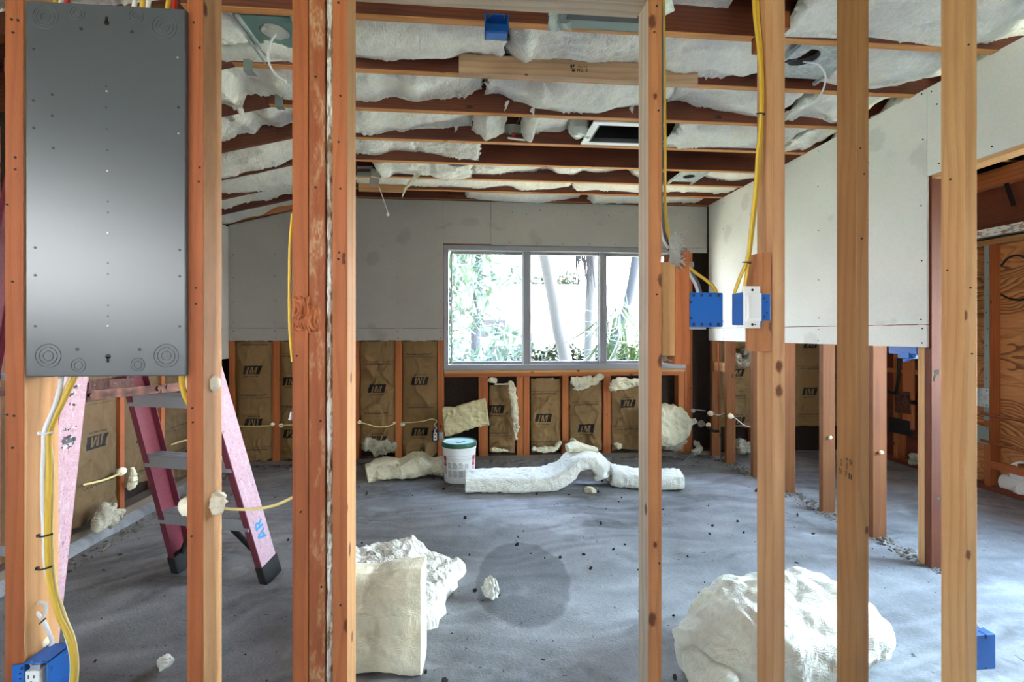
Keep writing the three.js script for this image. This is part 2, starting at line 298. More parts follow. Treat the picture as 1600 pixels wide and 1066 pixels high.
// unseen white lining added to bounce fill light towards the stud wall
struct('wall_left_bounce_lining', merge([box(-2.344, -2.33, 0, 2.36, OPEN.left[0], -0.9, 'y', 0), box(-2.344, -2.33, 0, 2.36, 2.79, OPEN.left[1], 'y', 0), box(-2.344, -2.33, 0, OPEN.left[2], OPEN.left[1], OPEN.left[0], 'y', 0), box(-2.344, -2.33, OPEN.left[3], 2.36, OPEN.left[1], OPEN.left[0], 'y', 0)]), M.board);
struct('wall_right_bounce_lining', box(4.145, 4.159, 0, 2.7, 2.79, -0.45, 'y', 0), M.board);
function glazed(n, at, along, a0, a1, y0, y1) {         // frame with two panes, in a wall that runs along x or z
  const g = new THREE.Group(); g.name = 'window_' + n; g.position.set(...(along === 'x' ? [(a0 + a1) / 2, y0, at] : [at, y0, (a0 + a1) / 2])); scene.add(g); tag(g, null, null, null, 'structure');
  const B = (p0, p1, q0, q1) => along === 'x' ? box(p0, p1, q0, q1, at - 0.03, at + 0.03, 'y', 0.003) : box(at - 0.03, at + 0.03, q0, q1, p0, p1, 'y', 0.003), m = (a0 + a1) / 2;
  part(g, 'window_frame', merge([B(a0, a0 + 0.05, y0, y1), B(a1 - 0.05, a1, y0, y1), B(m - 0.025, m + 0.025, y0, y1), B(a0, a1, y0, y0 + 0.05), B(a0, a1, y1 - 0.05, y1)]), M.vinyl);
  for (const [p, q] of [[a0 + 0.05, m - 0.025], [m + 0.025, a1 - 0.05]]) { const pl = new THREE.PlaneGeometry(q - p, y1 - y0 - 0.1); if (along === 'z') pl.rotateY(Math.PI / 2); part(g, 'pane', along === 'x' ? pl.translate((p + q) / 2, (y0 + y1) / 2, at) : pl.translate(at, (y0 + y1) / 2, (p + q) / 2), M.glass); }
}
glazed(2, -2.42, 'z', ...OPEN.left); glazed(3, 4.23, 'z', ...OPEN.right); glazed(4, 2.87, 'x', ...OPEN.back);  // the back window is added to lift the light on front faces
// roof boarding over everything, with eaves added to keep the sun off the far window
struct('ceiling', merge([box(RIDGE, 5.1, 2.71, 2.765, 3.7, -5.75, 'x', 0), sheared(box(-3.2, RIDGE, 2.71, 2.765, 3.7, -5.75, 'x', 0))]), M.deck);

// ---------------------------------------------------------------- outside: lawn, neighbour's house, trees and palms
M.lawn = new THREE.MeshStandardMaterial({ color: 0x97987f, roughness: 1, map: sized(texture(256, 256, (u, v) => 0.72 + 0.3 * fbm2(u * 8, v * 8, 4, 4) + 0.12 * noise2(u * 100, v * 100, 8)), 5, 5) });
struct('ground', (() => {
  const g = grid(60, 60, (u, v) => { const x = -45 + 90 * u, z = 45 - 95 * v, inside = x > -2.6 && x < 4.4 && z < 3 && z > -5; return [x, inside ? -0.3 : -0.22 + 0.05 * fbm2(x * 0.4, z * 0.4, 3, 3), z, x, z]; });
  return g;
})(), M.lawn);
M.stucco = plain(0xe9e6e0, 0.9); M.roofTile = plain(0xd9d2c8, 0.85); M.pool = plain(0x0a2a44, 0.5); M.trim = plain(0xf4f4f2, 0.6); M.shade = plain(0x14181c, 0.3);
{
  const h = thing('house', 'low white house with a pale tiled roof seen through the window beyond the hedge', 'house', [7, -0.2, -26]);
  part(h, 'wall', box(-3, 17, -0.2, 2.3, -26, -33, 'x', 0), M.stucco);
  part(h, 'fascia', box(-3.7, 17.7, 2.25, 2.55, -25.2, -25.35, 'x', 0.01), M.trim);
  const roof = grid(1, 1, (u, v) => [-3.8 + 21.6 * u, 2.5 + 1.75 * v, -25.1 - 5 * v]);
  const rp = part(h, 'roof', merge([roof, grid(1, 1, (u, v) => [17.8 - 21.6 * u, 2.5 + 1.75 * v, -35.1 + 5 * v])]), M.roofTile); rp.material.side = THREE.DoubleSide;
  const rows = []; for (let i = 0; i < 22; i++) { const v = i / 21; rows.push(box(-3.8, 17.8, 2.5 + 1.75 * v, 2.56 + 1.75 * v, -25.1 - 5 * v, -25.24 - 5 * v, 'x', 0)); }
  tag(part(rp, 'tile_course', merge(rows), M.roofTile), null, null, null, 'stuff');
  for (const x of [0.5, 6.6, 10.8]) { const w = part(h, 'window', box(x, x + 1.5, 0.9, 2.0, -25.98, -26.06, 'x', 0.01), M.trim); part(w, 'pane', box(x + 0.08, x + 1.42, 0.98, 1.92, -25.95, -25.985, 'x', 0.004), M.shade); }
}
solo('pool_cover', box(1.2, 2.6, -0.2, 0.75, -19.5, -20.3, 'x', 0.08), M.pool, 'blue tarpaulin-covered box outside in front of the white house', 'tarp box');

function leafGeo(l, w, fold = 0.25) {      // one pointed leaf, folded along its rib
  const n = 4, g = grid(2, n, (u, v) => { const s = Math.sin(Math.PI * Math.pow(v, 0.8)) * w * (u - 0.5); return [s, v * l, Math.abs(u - 0.5) * 2 * fold * w - v * v * l * 0.25]; }); return g;
}
M.leafDark = new THREE.MeshPhysicalMaterial({ color: 0x4d6a48, roughness: 0.55, transmission: 0.3, thickness: 0, side: THREE.DoubleSide });
M.leafMid = new THREE.MeshPhysicalMaterial({ color: 0x24361d, roughness: 0.7, transmission: 0.15, thickness: 0, side: THREE.DoubleSide });
M.leafLight = new THREE.MeshPhysicalMaterial({ color: 0x31481f, roughness: 0.7, transmission: 0.2, thickness: 0, side: THREE.DoubleSide });
M.bark = plain(0x2a2a2c, 0.95); M.palmBark = plain(0x4d4a46, 0.95); M.leafHedge = new THREE.MeshStandardMaterial({ color: 0x18240f, roughness: 0.8, side: THREE.DoubleSide }); M.deadFrond = new THREE.MeshPhysicalMaterial({ color: 0x15110d, roughness: 0.9, transmission: 0, thickness: 0, side: THREE.DoubleSide });
function leaves(owner, name, count, geo, mat, place, seed) {
  const r = rng(seed), im = new THREE.InstancedMesh(geo, mat, count), m = new THREE.Matrix4(), q = new THREE.Quaternion(), e = new THREE.Euler(), s = new THREE.Vector3(), p = new THREE.Vector3(), c = new THREE.Color();
  for (let i = 0; i < count; i++) {
    place(p, r); p.sub(owner.position); e.set(Math.PI * (0.55 + 0.5 * r()), r() * 6.28, (r() - 0.5) * 1.2, 'YXZ'); q.setFromEuler(e); const k = 0.7 + 0.7 * r(); s.set(k, k, k);
    im.setMatrixAt(i, m.compose(p, q, s)); const t = 0.7 + 0.5 * r(); im.setColorAt(i, c.setRGB(t, t * (0.95 + 0.1 * r()), t * 0.95));
  }
  im.name = name; im.castShadow = im.receiveShadow = true; owner.add(im); return tag(im, null, null, null, 'stuff');
}
function trunkGeo(pts, rs, seed) {
  const c = new THREE.CatmullRomCurve3(pts.map(v3)), n = 28, m = 12, F = c.computeFrenetFrames(n);
  return grid(m, n, (u, v, i, j) => { const q = c.getPoint(v), a = u * Math.PI * 2, R = mix(rs[0], rs[1], v) * (1 + 0.07 * noise3(Math.cos(a) * 2 + seed, v * 14, Math.sin(a) * 2)); const o = F.normals[j].clone().multiplyScalar(Math.cos(a) * R).addScaledVector(F.binormals[j], Math.sin(a) * R); return [q.x + o.x, q.y + o.y, q.z + o.z]; });
}
const big = leafGeo(0.26, 0.085), small = leafGeo(0.2, 0.12), blade = leafGeo(1.3, 0.055, 0.1);
function tree(name, label, base, trunks, blobs, geo, mat, count, seed) {
  const t = thing(name, label, 'tree', base);
  trunks.forEach((k, i) => part(t, 'trunk', trunkGeo(k.pts, k.r, seed + i), M.bark));
  const W = blobs.map((b) => b[3] * b[4] * b[5]), S = W.reduce((a, b) => a + b, 0);
  leaves(t, 'crown', count, geo, mat, (p, r) => {
    let k = r() * S, b = 0; while (b < blobs.length - 1 && (k -= W[b]) > 0) b++;
    const B = blobs[b]; p.set(r() - 0.5, r() - 0.5, r() - 0.5).normalize().multiplyScalar(Math.pow(0.15 + 0.85 * r(), 0.5)); p.set(B[0] + p.x * B[3], B[1] + p.y * B[4], B[2] + p.z * B[5]);
  }, seed * 13);
  return t;
}
tree('broadleaf_tree', 'dense dark broadleaf tree with several trunks outside the left window pane', [-0.6, -0.2, -8.4], [
  { pts: [[-0.95, -0.3, -8.4], [-0.98, 1, -8.5], [-0.9, 2.4, -8.5], [-1.0, 4.2, -8.7]], r: [0.15, 0.09] }, { pts: [[0.12, -0.3, -8.9], [0.1, 1.2, -8.9], [0.17, 2.6, -8.9], [0.1, 4.4, -9]], r: [0.11, 0.07] }, { pts: [[-0.38, -0.3, -8.8], [-0.45, 1, -8.7], [-0.36, 2.2, -8.8]], r: [0.12, 0.06] },
], [[-0.8, 2.9, -8.5, 1.2, 0.9, 0.8], [-0.2, 2.0, -8.5, 0.75, 0.8, 0.7], [-0.9, 1.1, -8.7, 0.8, 0.9, 0.7], [-0.15, 0.55, -8.4, 0.8, 0.75, 0.7], [0.1, 3.4, -8.9, 0.9, 0.6, 0.8], [-1.5, 1.8, -8.8, 0.6, 1.4, 0.8]], big, M.leafDark, 2100, 3);
tree('young_tree', 'low leafy branch of dark leaves outside the middle window pane', [0.5, -0.2, -8.0], [{ pts: [[0.2, -0.3, -8.2], [0.3, 0.6, -8.1], [0.5, 1.5, -8.0]], r: [0.03, 0.015] }], [[0.62, 1.15, -8, 0.5, 0.3, 0.4], [0.5, 0.5, -8, 0.45, 0.4, 0.4], [0.62, 2.3, -8.1, 0.35, 0.2, 0.3], [0.35, 2.75, -8.1, 0.25, 0.2, 0.3]], big, M.leafDark, 240, 5);
tree('round_tree', 'round green tree far behind the white house roof', [5.6, -0.2, -38], [{ pts: [[5.6, -0.3, -38], [5.7, 2, -38], [5.5, 4, -38]], r: [0.3, 0.2] }], [[4.6, 4.3, -37.5, 2.2, 1.6, 1.6], [7.0, 4.6, -38, 2.2, 1.9, 1.6]], leafGeo(0.4, 0.2), M.leafHedge, 1800, 7);
tree('hedge_plant', 'trimmed green hedge outside below the white house', [5, -0.2, -17.5], [{ pts: [[5, -0.3, -17.5], [5.1, 0.2, -17.5], [5, 0.6, -17.5]], r: [0.03, 0.02] }], [[1.6, 0.25, -17.5, 1.1, 0.65, 0.5], [3.4, 0.25, -17.5, 1.3, 0.68, 0.5], [5.4, 0.25, -17.5, 1.4, 0.7, 0.5], [7.6, 0.25, -17.5, 1.4, 0.72, 0.5]], small, M.leafHedge, 5200, 9).userData.category = 'hedge';

const palmSpot = [
  ['pale slender palm trunk leaning right outside the middle window pane', [[2.225, 0.551, -11], [2.043, 1.389, -11], [1.892, 2.285, -11], [1.711, 3.178, -11]], 0.17],
  ['pale upright palm trunk with hanging dead fronds outside the middle window pane', [[2.535, 0.611, -10], [2.549, 1.513, -10], [2.577, 2.197, -10], [2.605, 3.086, -10]], 0.13],
  ['grey curved palm trunk outside the right window pane', [[2.684, 0.672, -9], [2.848, 1.24, -9], [3.077, 1.984, -9], [3.23, 2.916, -9]], 0.1],
];
for (const [i, [label, pts, r]] of palmSpot.entries()) {
  const p = thing('palm_tree', label, 'palm', pts[0]);
  part(p, 'trunk', trunkGeo([[pts[0][0], -0.3, pts[0][2]], ...pts, [pts[3][0] + (pts[3][0] - pts[2][0]) * 2, 5.6, pts[3][2]]], [r, r * 0.8], 20 + i), i === 2 ? M.bark : M.palmBark);
  const top = [pts[3][0] + (pts[3][0] - pts[2][0]) * 2, 5.6, pts[3][2]], r2 = rng(40 + i);
  const fronds = [];
  for (let k = 0; k < 16; k++) { const a = k * 2.4 + r2(), L = 1.5 + r2() * 0.6; fronds.push(grid(2, 8, (u, v) => { const out = L * Math.sin(v * 1.5), y = 0.5 * Math.sin(v * 2) - 1.3 * v * v; const w = (u - 0.5) * 0.5 * Math.sin(Math.PI * (0.1 + 0.9 * v)); return [top[0] + Math.cos(a) * out - Math.sin(a) * w, top[1] + y - Math.abs(u - 0.5) * 0.3, top[2] + Math.sin(a) * out + Math.cos(a) * w]; })); }
  tag(part(p, 'crown', merge(fronds), M.leafHedge), null, null, null, 'stuff');
}
{ // skirt of dead fronds that hangs beside the second palm
  const r = rng(88), g = [];
  for (let i = 0; i < 46; i++) { const x = 2.101 + r() * 0.42, z = -9.6 + (r() - 0.5) * 0.5, y1 = 3.2, y0 = 1.9 + r() * 0.9, w = 0.012 + r() * 0.03, b = (r() - 0.5) * 0.2; g.push(grid(1, 5, (u, v) => [x + (u - 0.5) * w * (1 - v * 0.6) + b * v * v, mix(y1, y0, v), z + 0.05 * v])); }
  solo('palm_fronds', merge(g), M.deadFrond, 'bundle of dead brown palm fronds hanging outside the middle window pane', 'palm fronds', null, 'stuff');
}
tree('fan_palm', 'bushy light green palm plant outside the right window pane', [2.803, -0.2, -8], [{ pts: [[2.803, -0.3, -8], [2.803, 0.2, -8], [2.803, 0.6, -8]], r: [0.05, 0.04] }], [[2.521, 1.4, -8.2, 0.35, 0.7, 0.4], [2.916, 0.9, -8, 0.4, 0.7, 0.4]], leafGeo(0.7, 0.05, 0.1), M.leafLight, 150, 15).userData.category = 'palm';
tree('added_shade_tree', 'tall spreading tree added out of view to shade the garden beyond the window', [6.5, -0.2, -13.5], [{ pts: [[7.6, -0.3, -13.5], [7.5, 2, -13.5], [7.0, 4.5, -13.5], [6, 6.5, -13.5]], r: [0.3, 0.15] }], [[4.5, 7.6, -14, 5.5, 1.2, 5], [8.5, 7.4, -13, 4, 1.3, 4.5]], leafGeo(0.7, 0.3), M.leafMid, 1800, 33);  // unseen canopy added to throw shade on the hedge and palms
tree('garden_tree', 'leafy tree standing behind the photographer outside the glazed doors', [-4, -0.2, 14], [{ pts: [[-4, -0.3, 14], [-4.1, 2, 14], [-4, 4, 14]], r: [0.25, 0.15] }], [[-4, 5, 14, 2.4, 1.8, 2.2]], leafGeo(0.5, 0.2), M.leafMid, 500, 31);

// ---------------------------------------------------------------- roof rafters and the glass wool between them
const RZ = [1.56, 1.969, 2.377, 2.79, 3.213, 3.626, 3.998, 4.335, 4.62];      // distance of each rafter's near face
const nth = ['nearest', 'second', 'third', 'fourth', 'fifth', 'sixth', 'seventh', 'eighth', 'last'];
RZ.forEach((d, i) => {
  const b = under(0), len = 4.1;
  const rf = thing('roof_rafter', `dark stained level roof rafter, ${nth[i]} of the rafters from the viewer`, 'rafter', [1.4, b, -d - 0.019], 'level roof rafters');
  part(rf, 'board', box(RIDGE, len, b + 0.003, b + 0.184, -d, -d - 0.038, 'x', 0.002), i % 2 ? M.rafter : M.rafterB);
  part(rf, 'bare_edge', box(RIDGE, len, b, b + 0.004, -d - 0.0005, -d - 0.0375, 'x', 0.001), M.bareEdge, { label: 'unstained tan underside' });
  solo('sloping_rafter', sheared(box(-2.34, RIDGE - 0.002, b, b + 0.184, -d + 0.001, -d - 0.037, 'x', 0)), i === 8 ? M.firC : i % 2 ? M.rafterB : M.rafter, i === 8 ? 'pale new sloping rafter against the far wall, last of the sloping rafters' : `dark sloping rafter left of the ridge, ${nth[i]} of the sloping rafters from the viewer`, 'rafter', 'sloping roof rafters');
});

// a strip of glass wool lying up between two rafters; low(x) is the height of its ragged lower edge at the farther rafter
function ceilingBatt(label, bay, prof, o = {}) {
  const zn = -(RZ[bay] + 0.039), zf = -(RZ[bay + 1] - 0.001), x0 = prof[0][0], x1 = prof[prof.length - 1][0], L = x1 - x0, s = 100 + boardSeed++ * 7.3;
  const nu = Math.max(24, Math.round(L / 0.011)), nv = 30, top = 0.12;
  const sag = o.sag ?? 0.012, lump = o.lump ?? 0.024, near = o.near ?? 0.02;
  const g = grid(nu, nv, (u, v) => {
    const edge = Math.min(1, Math.min(u, 1 - u) * L / 0.03), ex = x0 + u * L;
    let x = ex, y, z;
    const low = table(prof, ex), t = v < 0.72 ? v / 0.72 : 1;           // 0 far edge .. 1 near edge of the underside, then over the top and back
    if (v < 0.72) {
      z = mix(zf, zn, t);
      const arch = Math.sin(Math.PI * t), ragged = (1 - step(0, 0.16, t)) * (0.007 * noise2(x * 150, s) + 0.014 * Math.abs(noise2(x * 43, s + 3)) + 0.016 * noise2(x * 13, s + 5));
      y = low + near * t - sag * arch * 2 + ragged;
      const fold = fbm3(x * 5, z * 7, s, 4);
      y += lump * (step(0, 0.2, t)) * fold * 1.7 + 0.009 * (1 - Math.abs(noise3(x * 14 + fold * 4, z * 17, s))) * arch + 0.006 * fbm3(x * 34 + fold * 6, z * 40, s + 4, 3);
      if (o.flap) y += o.flap * t;
    } else { const w = (v - 0.72) / 0.28; z = mix(zn, zf, w); y = low + near * (1 - w) + top * Math.sin(Math.PI * w) * 0.9 * edge + 0.012 * Math.sin(Math.PI * w); }
    const c = 1 - edge; x += (u < 0.5 ? 1 : -1) * 0.02 * c * noise2(z * 40, s + 9) ; y += 0.028 * c * c * (v < 0.72 ? 1 : 0);
    y = Math.min(y, under(x) + 0.176);
    return [x, y, z, x, v < 0.72 ? z : z + 3];
  });
  return solo('ceiling_insulation', g, o.mat ?? M.wool, label, 'insulation', o.group);
}
// nearest bays
ceilingBatt('thick white wool bulging over the rafter at the top right corner', 0, [[1.325, 2.506], [1.378, 2.531], [1.587, 2.537], [1.738, 2.55], [1.953, 2.539], [2.093, 2.526], [2.299, 2.557], [2.524, 2.599]], { lump: 0.05, near: 0.05 });
ceilingBatt('white wool above the nearest rafter at the upper left', 0, [[-2.3, 2.33], [-1.5, 2.5], [-0.6, 2.64], [0.6, 2.65], [1.1, 2.64]], {});
ceilingBatt('large white wool flap with a cut end hanging at the top, above the second rafter', 1, [[-0.724, 2.577], [-0.555, 2.579], [-0.42, 2.573], [-0.297, 2.582], [-0.141, 2.596], [0.016, 2.62], [0.096, 2.618], [0.169, 2.602]], { lump: 0.034, sag: 0.03 });
ceilingBatt('smooth white wool strip above the pale board nailed to the second rafter', 1, [[0.176, 2.635], [0.266, 2.582], [0.318, 2.6], [0.533, 2.604], [0.85, 2.6], [1.002, 2.588], [1.07, 2.575], [1.27, 2.571], [1.487, 2.601], [1.635, 2.615]], { lump: 0.03, sag: 0.02 });
ceilingBatt('white wool beside the right light housing above the second rafter', 1, [[1.858, 2.571], [1.938, 2.558], [2.135, 2.546], [2.272, 2.566], [2.377, 2.598], [2.546, 2.672]], { lump: 0.04 });
ceilingBatt('white wool behind the left light housing above the second rafter', 1, [[-1.353, 2.533], [-1.178, 2.538], [-1.032, 2.533], [-0.858, 2.545], [-0.754, 2.56]], { near: 0.07, sag: 0 });
ceilingBatt('white wool with a shallow arch, first piece above the third rafter left of centre', 2, [[-0.849, 2.555], [-0.647, 2.567], [-0.547, 2.564], [-0.45, 2.597], [-0.319, 2.573], [-0.166, 2.598], [-0.055, 2.611], [0.064, 2.661]], { lump: 0.028 });
ceilingBatt('deep drooping white wool in the middle above the third rafter', 2, [[0.079, 2.631], [0.154, 2.642], [0.293, 2.595], [0.4, 2.562], [0.549, 2.549], [0.723, 2.549], [0.879, 2.589], [1.017, 2.607], [1.152, 2.632]], { lump: 0.03, sag: 0.03 });
ceilingBatt('long even white wool strip between the two middle studs, above the third rafter', 2, [[1.176, 2.636], [1.256, 2.648], [1.389, 2.618], [1.54, 2.593], [1.745, 2.57], [1.89, 2.584]], { lump: 0.02 });
ceilingBatt('crumpled white wool below the right light housing, above the third rafter', 2, [[1.911, 2.545], [1.978, 2.559], [2.045, 2.582], [2.155, 2.574], [2.249, 2.546], [2.398, 2.58]], { lump: 0.05 });
ceilingBatt('white wool lifted in an arch over a dark gap at the upper left', 2, [[-1.588, 2.498], [-1.382, 2.518], [-1.287, 2.493], [-1.239, 2.581], [-1.115, 2.579], [-1.035, 2.554], [-0.885, 2.575]], { lump: 0.03, near: 0.06 });
ceilingBatt('thin white wool strip left of centre above the fourth rafter', 3, [[-0.978, 2.549], [-0.746, 2.553], [-0.63, 2.549], [-0.481, 2.584], [-0.242, 2.602], [0.005, 2.628]], { lump: 0.022 });
ceilingBatt('ragged white wool left of the round electrical box', 3, [[0.014, 2.602], [0.056, 2.574], [0.104, 2.533], [0.16, 2.552], [0.207, 2.579], [0.233, 2.606]], { lump: 0.06 });
ceilingBatt('ragged white wool right of the round electrical box', 3, [[0.333, 2.601], [0.377, 2.542], [0.408, 2.535], [0.434, 2.592], [0.5, 2.607], [0.597, 2.607], [0.668, 2.635], [0.716, 2.681]], { lump: 0.05 });
ceilingBatt('full white wool strip reaching down to the fourth rafter between the middle studs', 3, [[1.336, 2.531], [1.539, 2.534], [1.773, 2.542], [2.01, 2.545], [2.177, 2.546]], { lump: 0.03 });
ceilingBatt('white wool running into the drywall edge above the fourth rafter', 3, [[2.201, 2.529], [2.36, 2.548], [2.443, 2.596], [2.59, 2.675]], { lump: 0.03 });
ceilingBatt('pale white wool on the left slope above the fourth rafter', 3, [[-1.81, 2.384], [-1.592, 2.465], [-1.45, 2.532], [-1.395, 2.521], [-1.324, 2.594], [-1.236, 2.573], [-1.148, 2.605], [-0.986, 2.611]], { lump: 0.03 });
ceilingBatt('thin white wool above the fifth rafter left of centre', 4, [[-1.081, 2.562], [-0.841, 2.575], [-0.711, 2.56], [-0.543, 2.604], [-0.382, 2.595]], { lump: 0.02 });
ceilingBatt('loose white wool flap with a straight cut end above the fifth rafter', 4, [[-0.453, 2.621], [-0.301, 2.588], [-0.144, 2.564], [-0.023, 2.553], [0.069, 2.546]], { lump: 0.04 });
ceilingBatt('white wool tucked up high above the fifth rafter on the right', 4, [[0.083, 2.77], [0.813, 2.792], [1.842, 2.82], [2.593, 2.816]], {});
ceilingBatt('broad pale white wool on the left slope above the fifth rafter', 4, [[-1.999, 2.301], [-1.797, 2.358], [-1.574, 2.42], [-1.408, 2.462], [-1.295, 2.513], [-1.104, 2.552]], { lump: 0.026 });
ceilingBatt('fluffy white wool with torn end near the hanging white wire', 5, [[-0.728, 2.508], [-0.686, 2.514], [-0.603, 2.554], [-0.447, 2.548], [-0.332, 2.551], [-0.264, 2.521], [-0.121, 2.514], [0.012, 2.534]], { lump: 0.04 });
ceilingBatt('scalloped white wool in the middle above the sixth rafter', 5, [[0.022, 2.566], [0.161, 2.565], [0.409, 2.594], [0.644, 2.628], [0.759, 2.588], [0.88, 2.591], [0.963, 2.621], [1.064, 2.608], [1.344, 2.643], [1.401, 2.595], [1.628, 2.596]], { lump: 0.016 });
ceilingBatt('white wool fringe between the middle studs above the sixth rafter', 5, [[1.8, 2.618], [1.973, 2.617], [2.101, 2.588], [2.271, 2.57], [2.501, 2.599]], { lump: 0.02 });
ceilingBatt('pale white wool on the left slope above the sixth rafter', 5, [[-2.156, 2.3], [-1.981, 2.355], [-1.815, 2.364], [-1.617, 2.39], [-1.443, 2.426], [-1.116, 2.513]], { lump: 0.024 });
ceilingBatt('thin even white wool strip above the seventh rafter left of the window', 6, [[-0.989, 2.558], [-0.542, 2.559], [-0.2, 2.556], [0.03, 2.551], [0.356, 2.577], [0.491, 2.545], [0.686, 2.556], [0.913, 2.586]], { lump: 0.014 });
ceilingBatt('ragged white wool strip above the seventh rafter over the window', 6, [[0.925, 2.574], [1.015, 2.553], [1.208, 2.564], [1.366, 2.556], [1.556, 2.549], [1.952, 2.565], [2.456, 2.566]], { lump: 0.014 });
ceilingBatt('narrow white wool on the left slope above the seventh rafter', 6, [[-2.295, 2.268], [-2.148, 2.316], [-1.861, 2.389], [-1.565, 2.458], [-1.21, 2.552]], { lump: 0.018 });
ceilingBatt('torn white wool fringe along the last rafter above the window', 7, [[-0.042, 2.542], [0.162, 2.523], [0.323, 2.514], [0.687, 2.51], [0.845, 2.539], [1.069, 2.57]], { lump: 0.014 });
ceilingBatt('short torn white wool fringe on the last rafter right of the window middle', 7, [[1.152, 2.559], [1.216, 2.51], [1.423, 2.528], [1.684, 2.528], [2.28, 2.555]], { lump: 0.014 });
ceilingBatt('white wool wedge at the far end of the left slope', 7, [[-2.407, 2.231], [-2.255, 2.245], [-1.983, 2.322], [-1.754, 2.423], [-1.407, 2.503]], { lump: 0.014 });
// wool over the bathroom side, seen above the drywall edge
ceilingBatt('grey white wool over the side room above the second rafter', 1, [[2.55, 2.56], [2.9, 2.54], [3.4, 2.55], [3.95, 2.56]], {});
ceilingBatt('grey white wool over the side room above the third rafter', 2, [[2.5, 2.56], [3.0, 2.53], [3.5, 2.55], [3.95, 2.54]], {});
ceilingBatt('grey white wool over the side room above the fourth rafter', 3, [[2.5, 2.55], [3.0, 2.53], [3.5, 2.54], [3.95, 2.54]], {});

// pale board nailed along the second rafter, with its grade stamp
{
  const t = thing('sister_board', 'pale new board with a black grade stamp nailed along the second rafter', 'board', [0.527, 2.522, -2.35]);
  const x0 = -0.056, x1 = 1.157, y0 = 2.509, y1 = 2.603;
  part(t, 'board', box(x0, x1, y0, y1, -2.339, -2.376, 'x', 0.002), wood(greyMap, 0xffe6cc));
  const stamp = drawn(256, 96, (g, w, h) => { g.clearRect(0, 0, w, h); g.fillStyle = '#1a1410'; g.font = 'bold 46px sans-serif'; g.fillText('NO. 2', 96, 84); g.font = 'bold 26px sans-serif'; g.fillText('MILL 719', 100, 38); g.fillRect(22, 10, 20, 34); g.fillRect(48, 6, 18, 26); g.fillRect(26, 50, 46, 12); g.fillRect(38, 66, 34, 20); });
  part(t, 'grade_stamp', new THREE.PlaneGeometry(0.115, 0.043).translate(0.544, 2.557, -2.337), new THREE.MeshStandardMaterial({ map: stamp, transparent: true, alphaTest: 0.4, roughness: 0.9 }));
}

// ---------------------------------------------------------------- far wall: studs, drywall, window, kraft batts
const DW = 4.63, SF = -(DW + 0.013), SB = -4.738;        // drywall face, stud face, stud back
const farTop = (x) => under(x) - 0.012;
// framing, from left to right
const FAR = [[-2.233, -2.184], [-1.847, -1.783], [-1.484, -1.425], [-1.113, -1.051], [-0.716, -0.653], [-0.312, -0.254]];
const farName = ['in the left corner', 'first full stud from the left corner', 'second full stud from the left corner', 'just right of the thick post', 'third full stud', 'at the left edge of the window'];
FAR.forEach(([a, b], i) => { const x0 = a, x1 = b, top = Math.min(farTop(x0), farTop(x1)) - 0.01; solo('wall_stud', box(x0, x1, 0.04, top, SF, SB), i % 2 ? M.orange : M.orangeB, `orange-brown far wall stud ${farName[i]}`, 'stud', 'far wall studs'); });
[[0.082, 0.172], [0.456, 0.516], [0.521, 0.579], [0.904, 0.968], [1.32, 1.394], [1.725, 1.798]].forEach(([a, b], i) => solo('cripple_stud', box(a, b, 0.04, 0.809, SF, SB), i % 2 ? M.orangeB : M.orange, `short orange stud under the window sill, ${['first from the left', 'left one of the close pair', 'right one of the close pair', 'right of the close pair', 'second from the right', 'behind the tall foreground stud'][i]}`, 'stud', 'short studs under the window'));
solo('wall_stud', box(2.09, 2.151, 0.04, 2.07, SF, SB), M.orangeB, 'orange trimmer stud right under the right end of the window sill', 'stud', 'far wall studs');
solo('wall_stud', box(2.154, 2.238, 0.04, 2.44, SF, SB), M.orange, 'orange stud at the right edge of the window beside the dark gap', 'stud', 'far wall studs');
solo('sill_plate', box(-0.251, 2.151, 0.811, 0.848, SF - 0.002, SB, 'x'), M.orangeB, 'lower orange rough sill plate under the window', 'plate');
solo('sill_plate', box(-0.251, 2.151, 0.849, 0.874, SF + 0.02, SB, 'x'), M.firPale, 'upper pale rough sill plate under the window', 'plate');
solo('bottom_plate', box(-2.34, 2.5, 0, 0.04, SF - 0.001, SB, 'x'), M.dirt, 'dirty bottom plate along the far wall', 'plate');

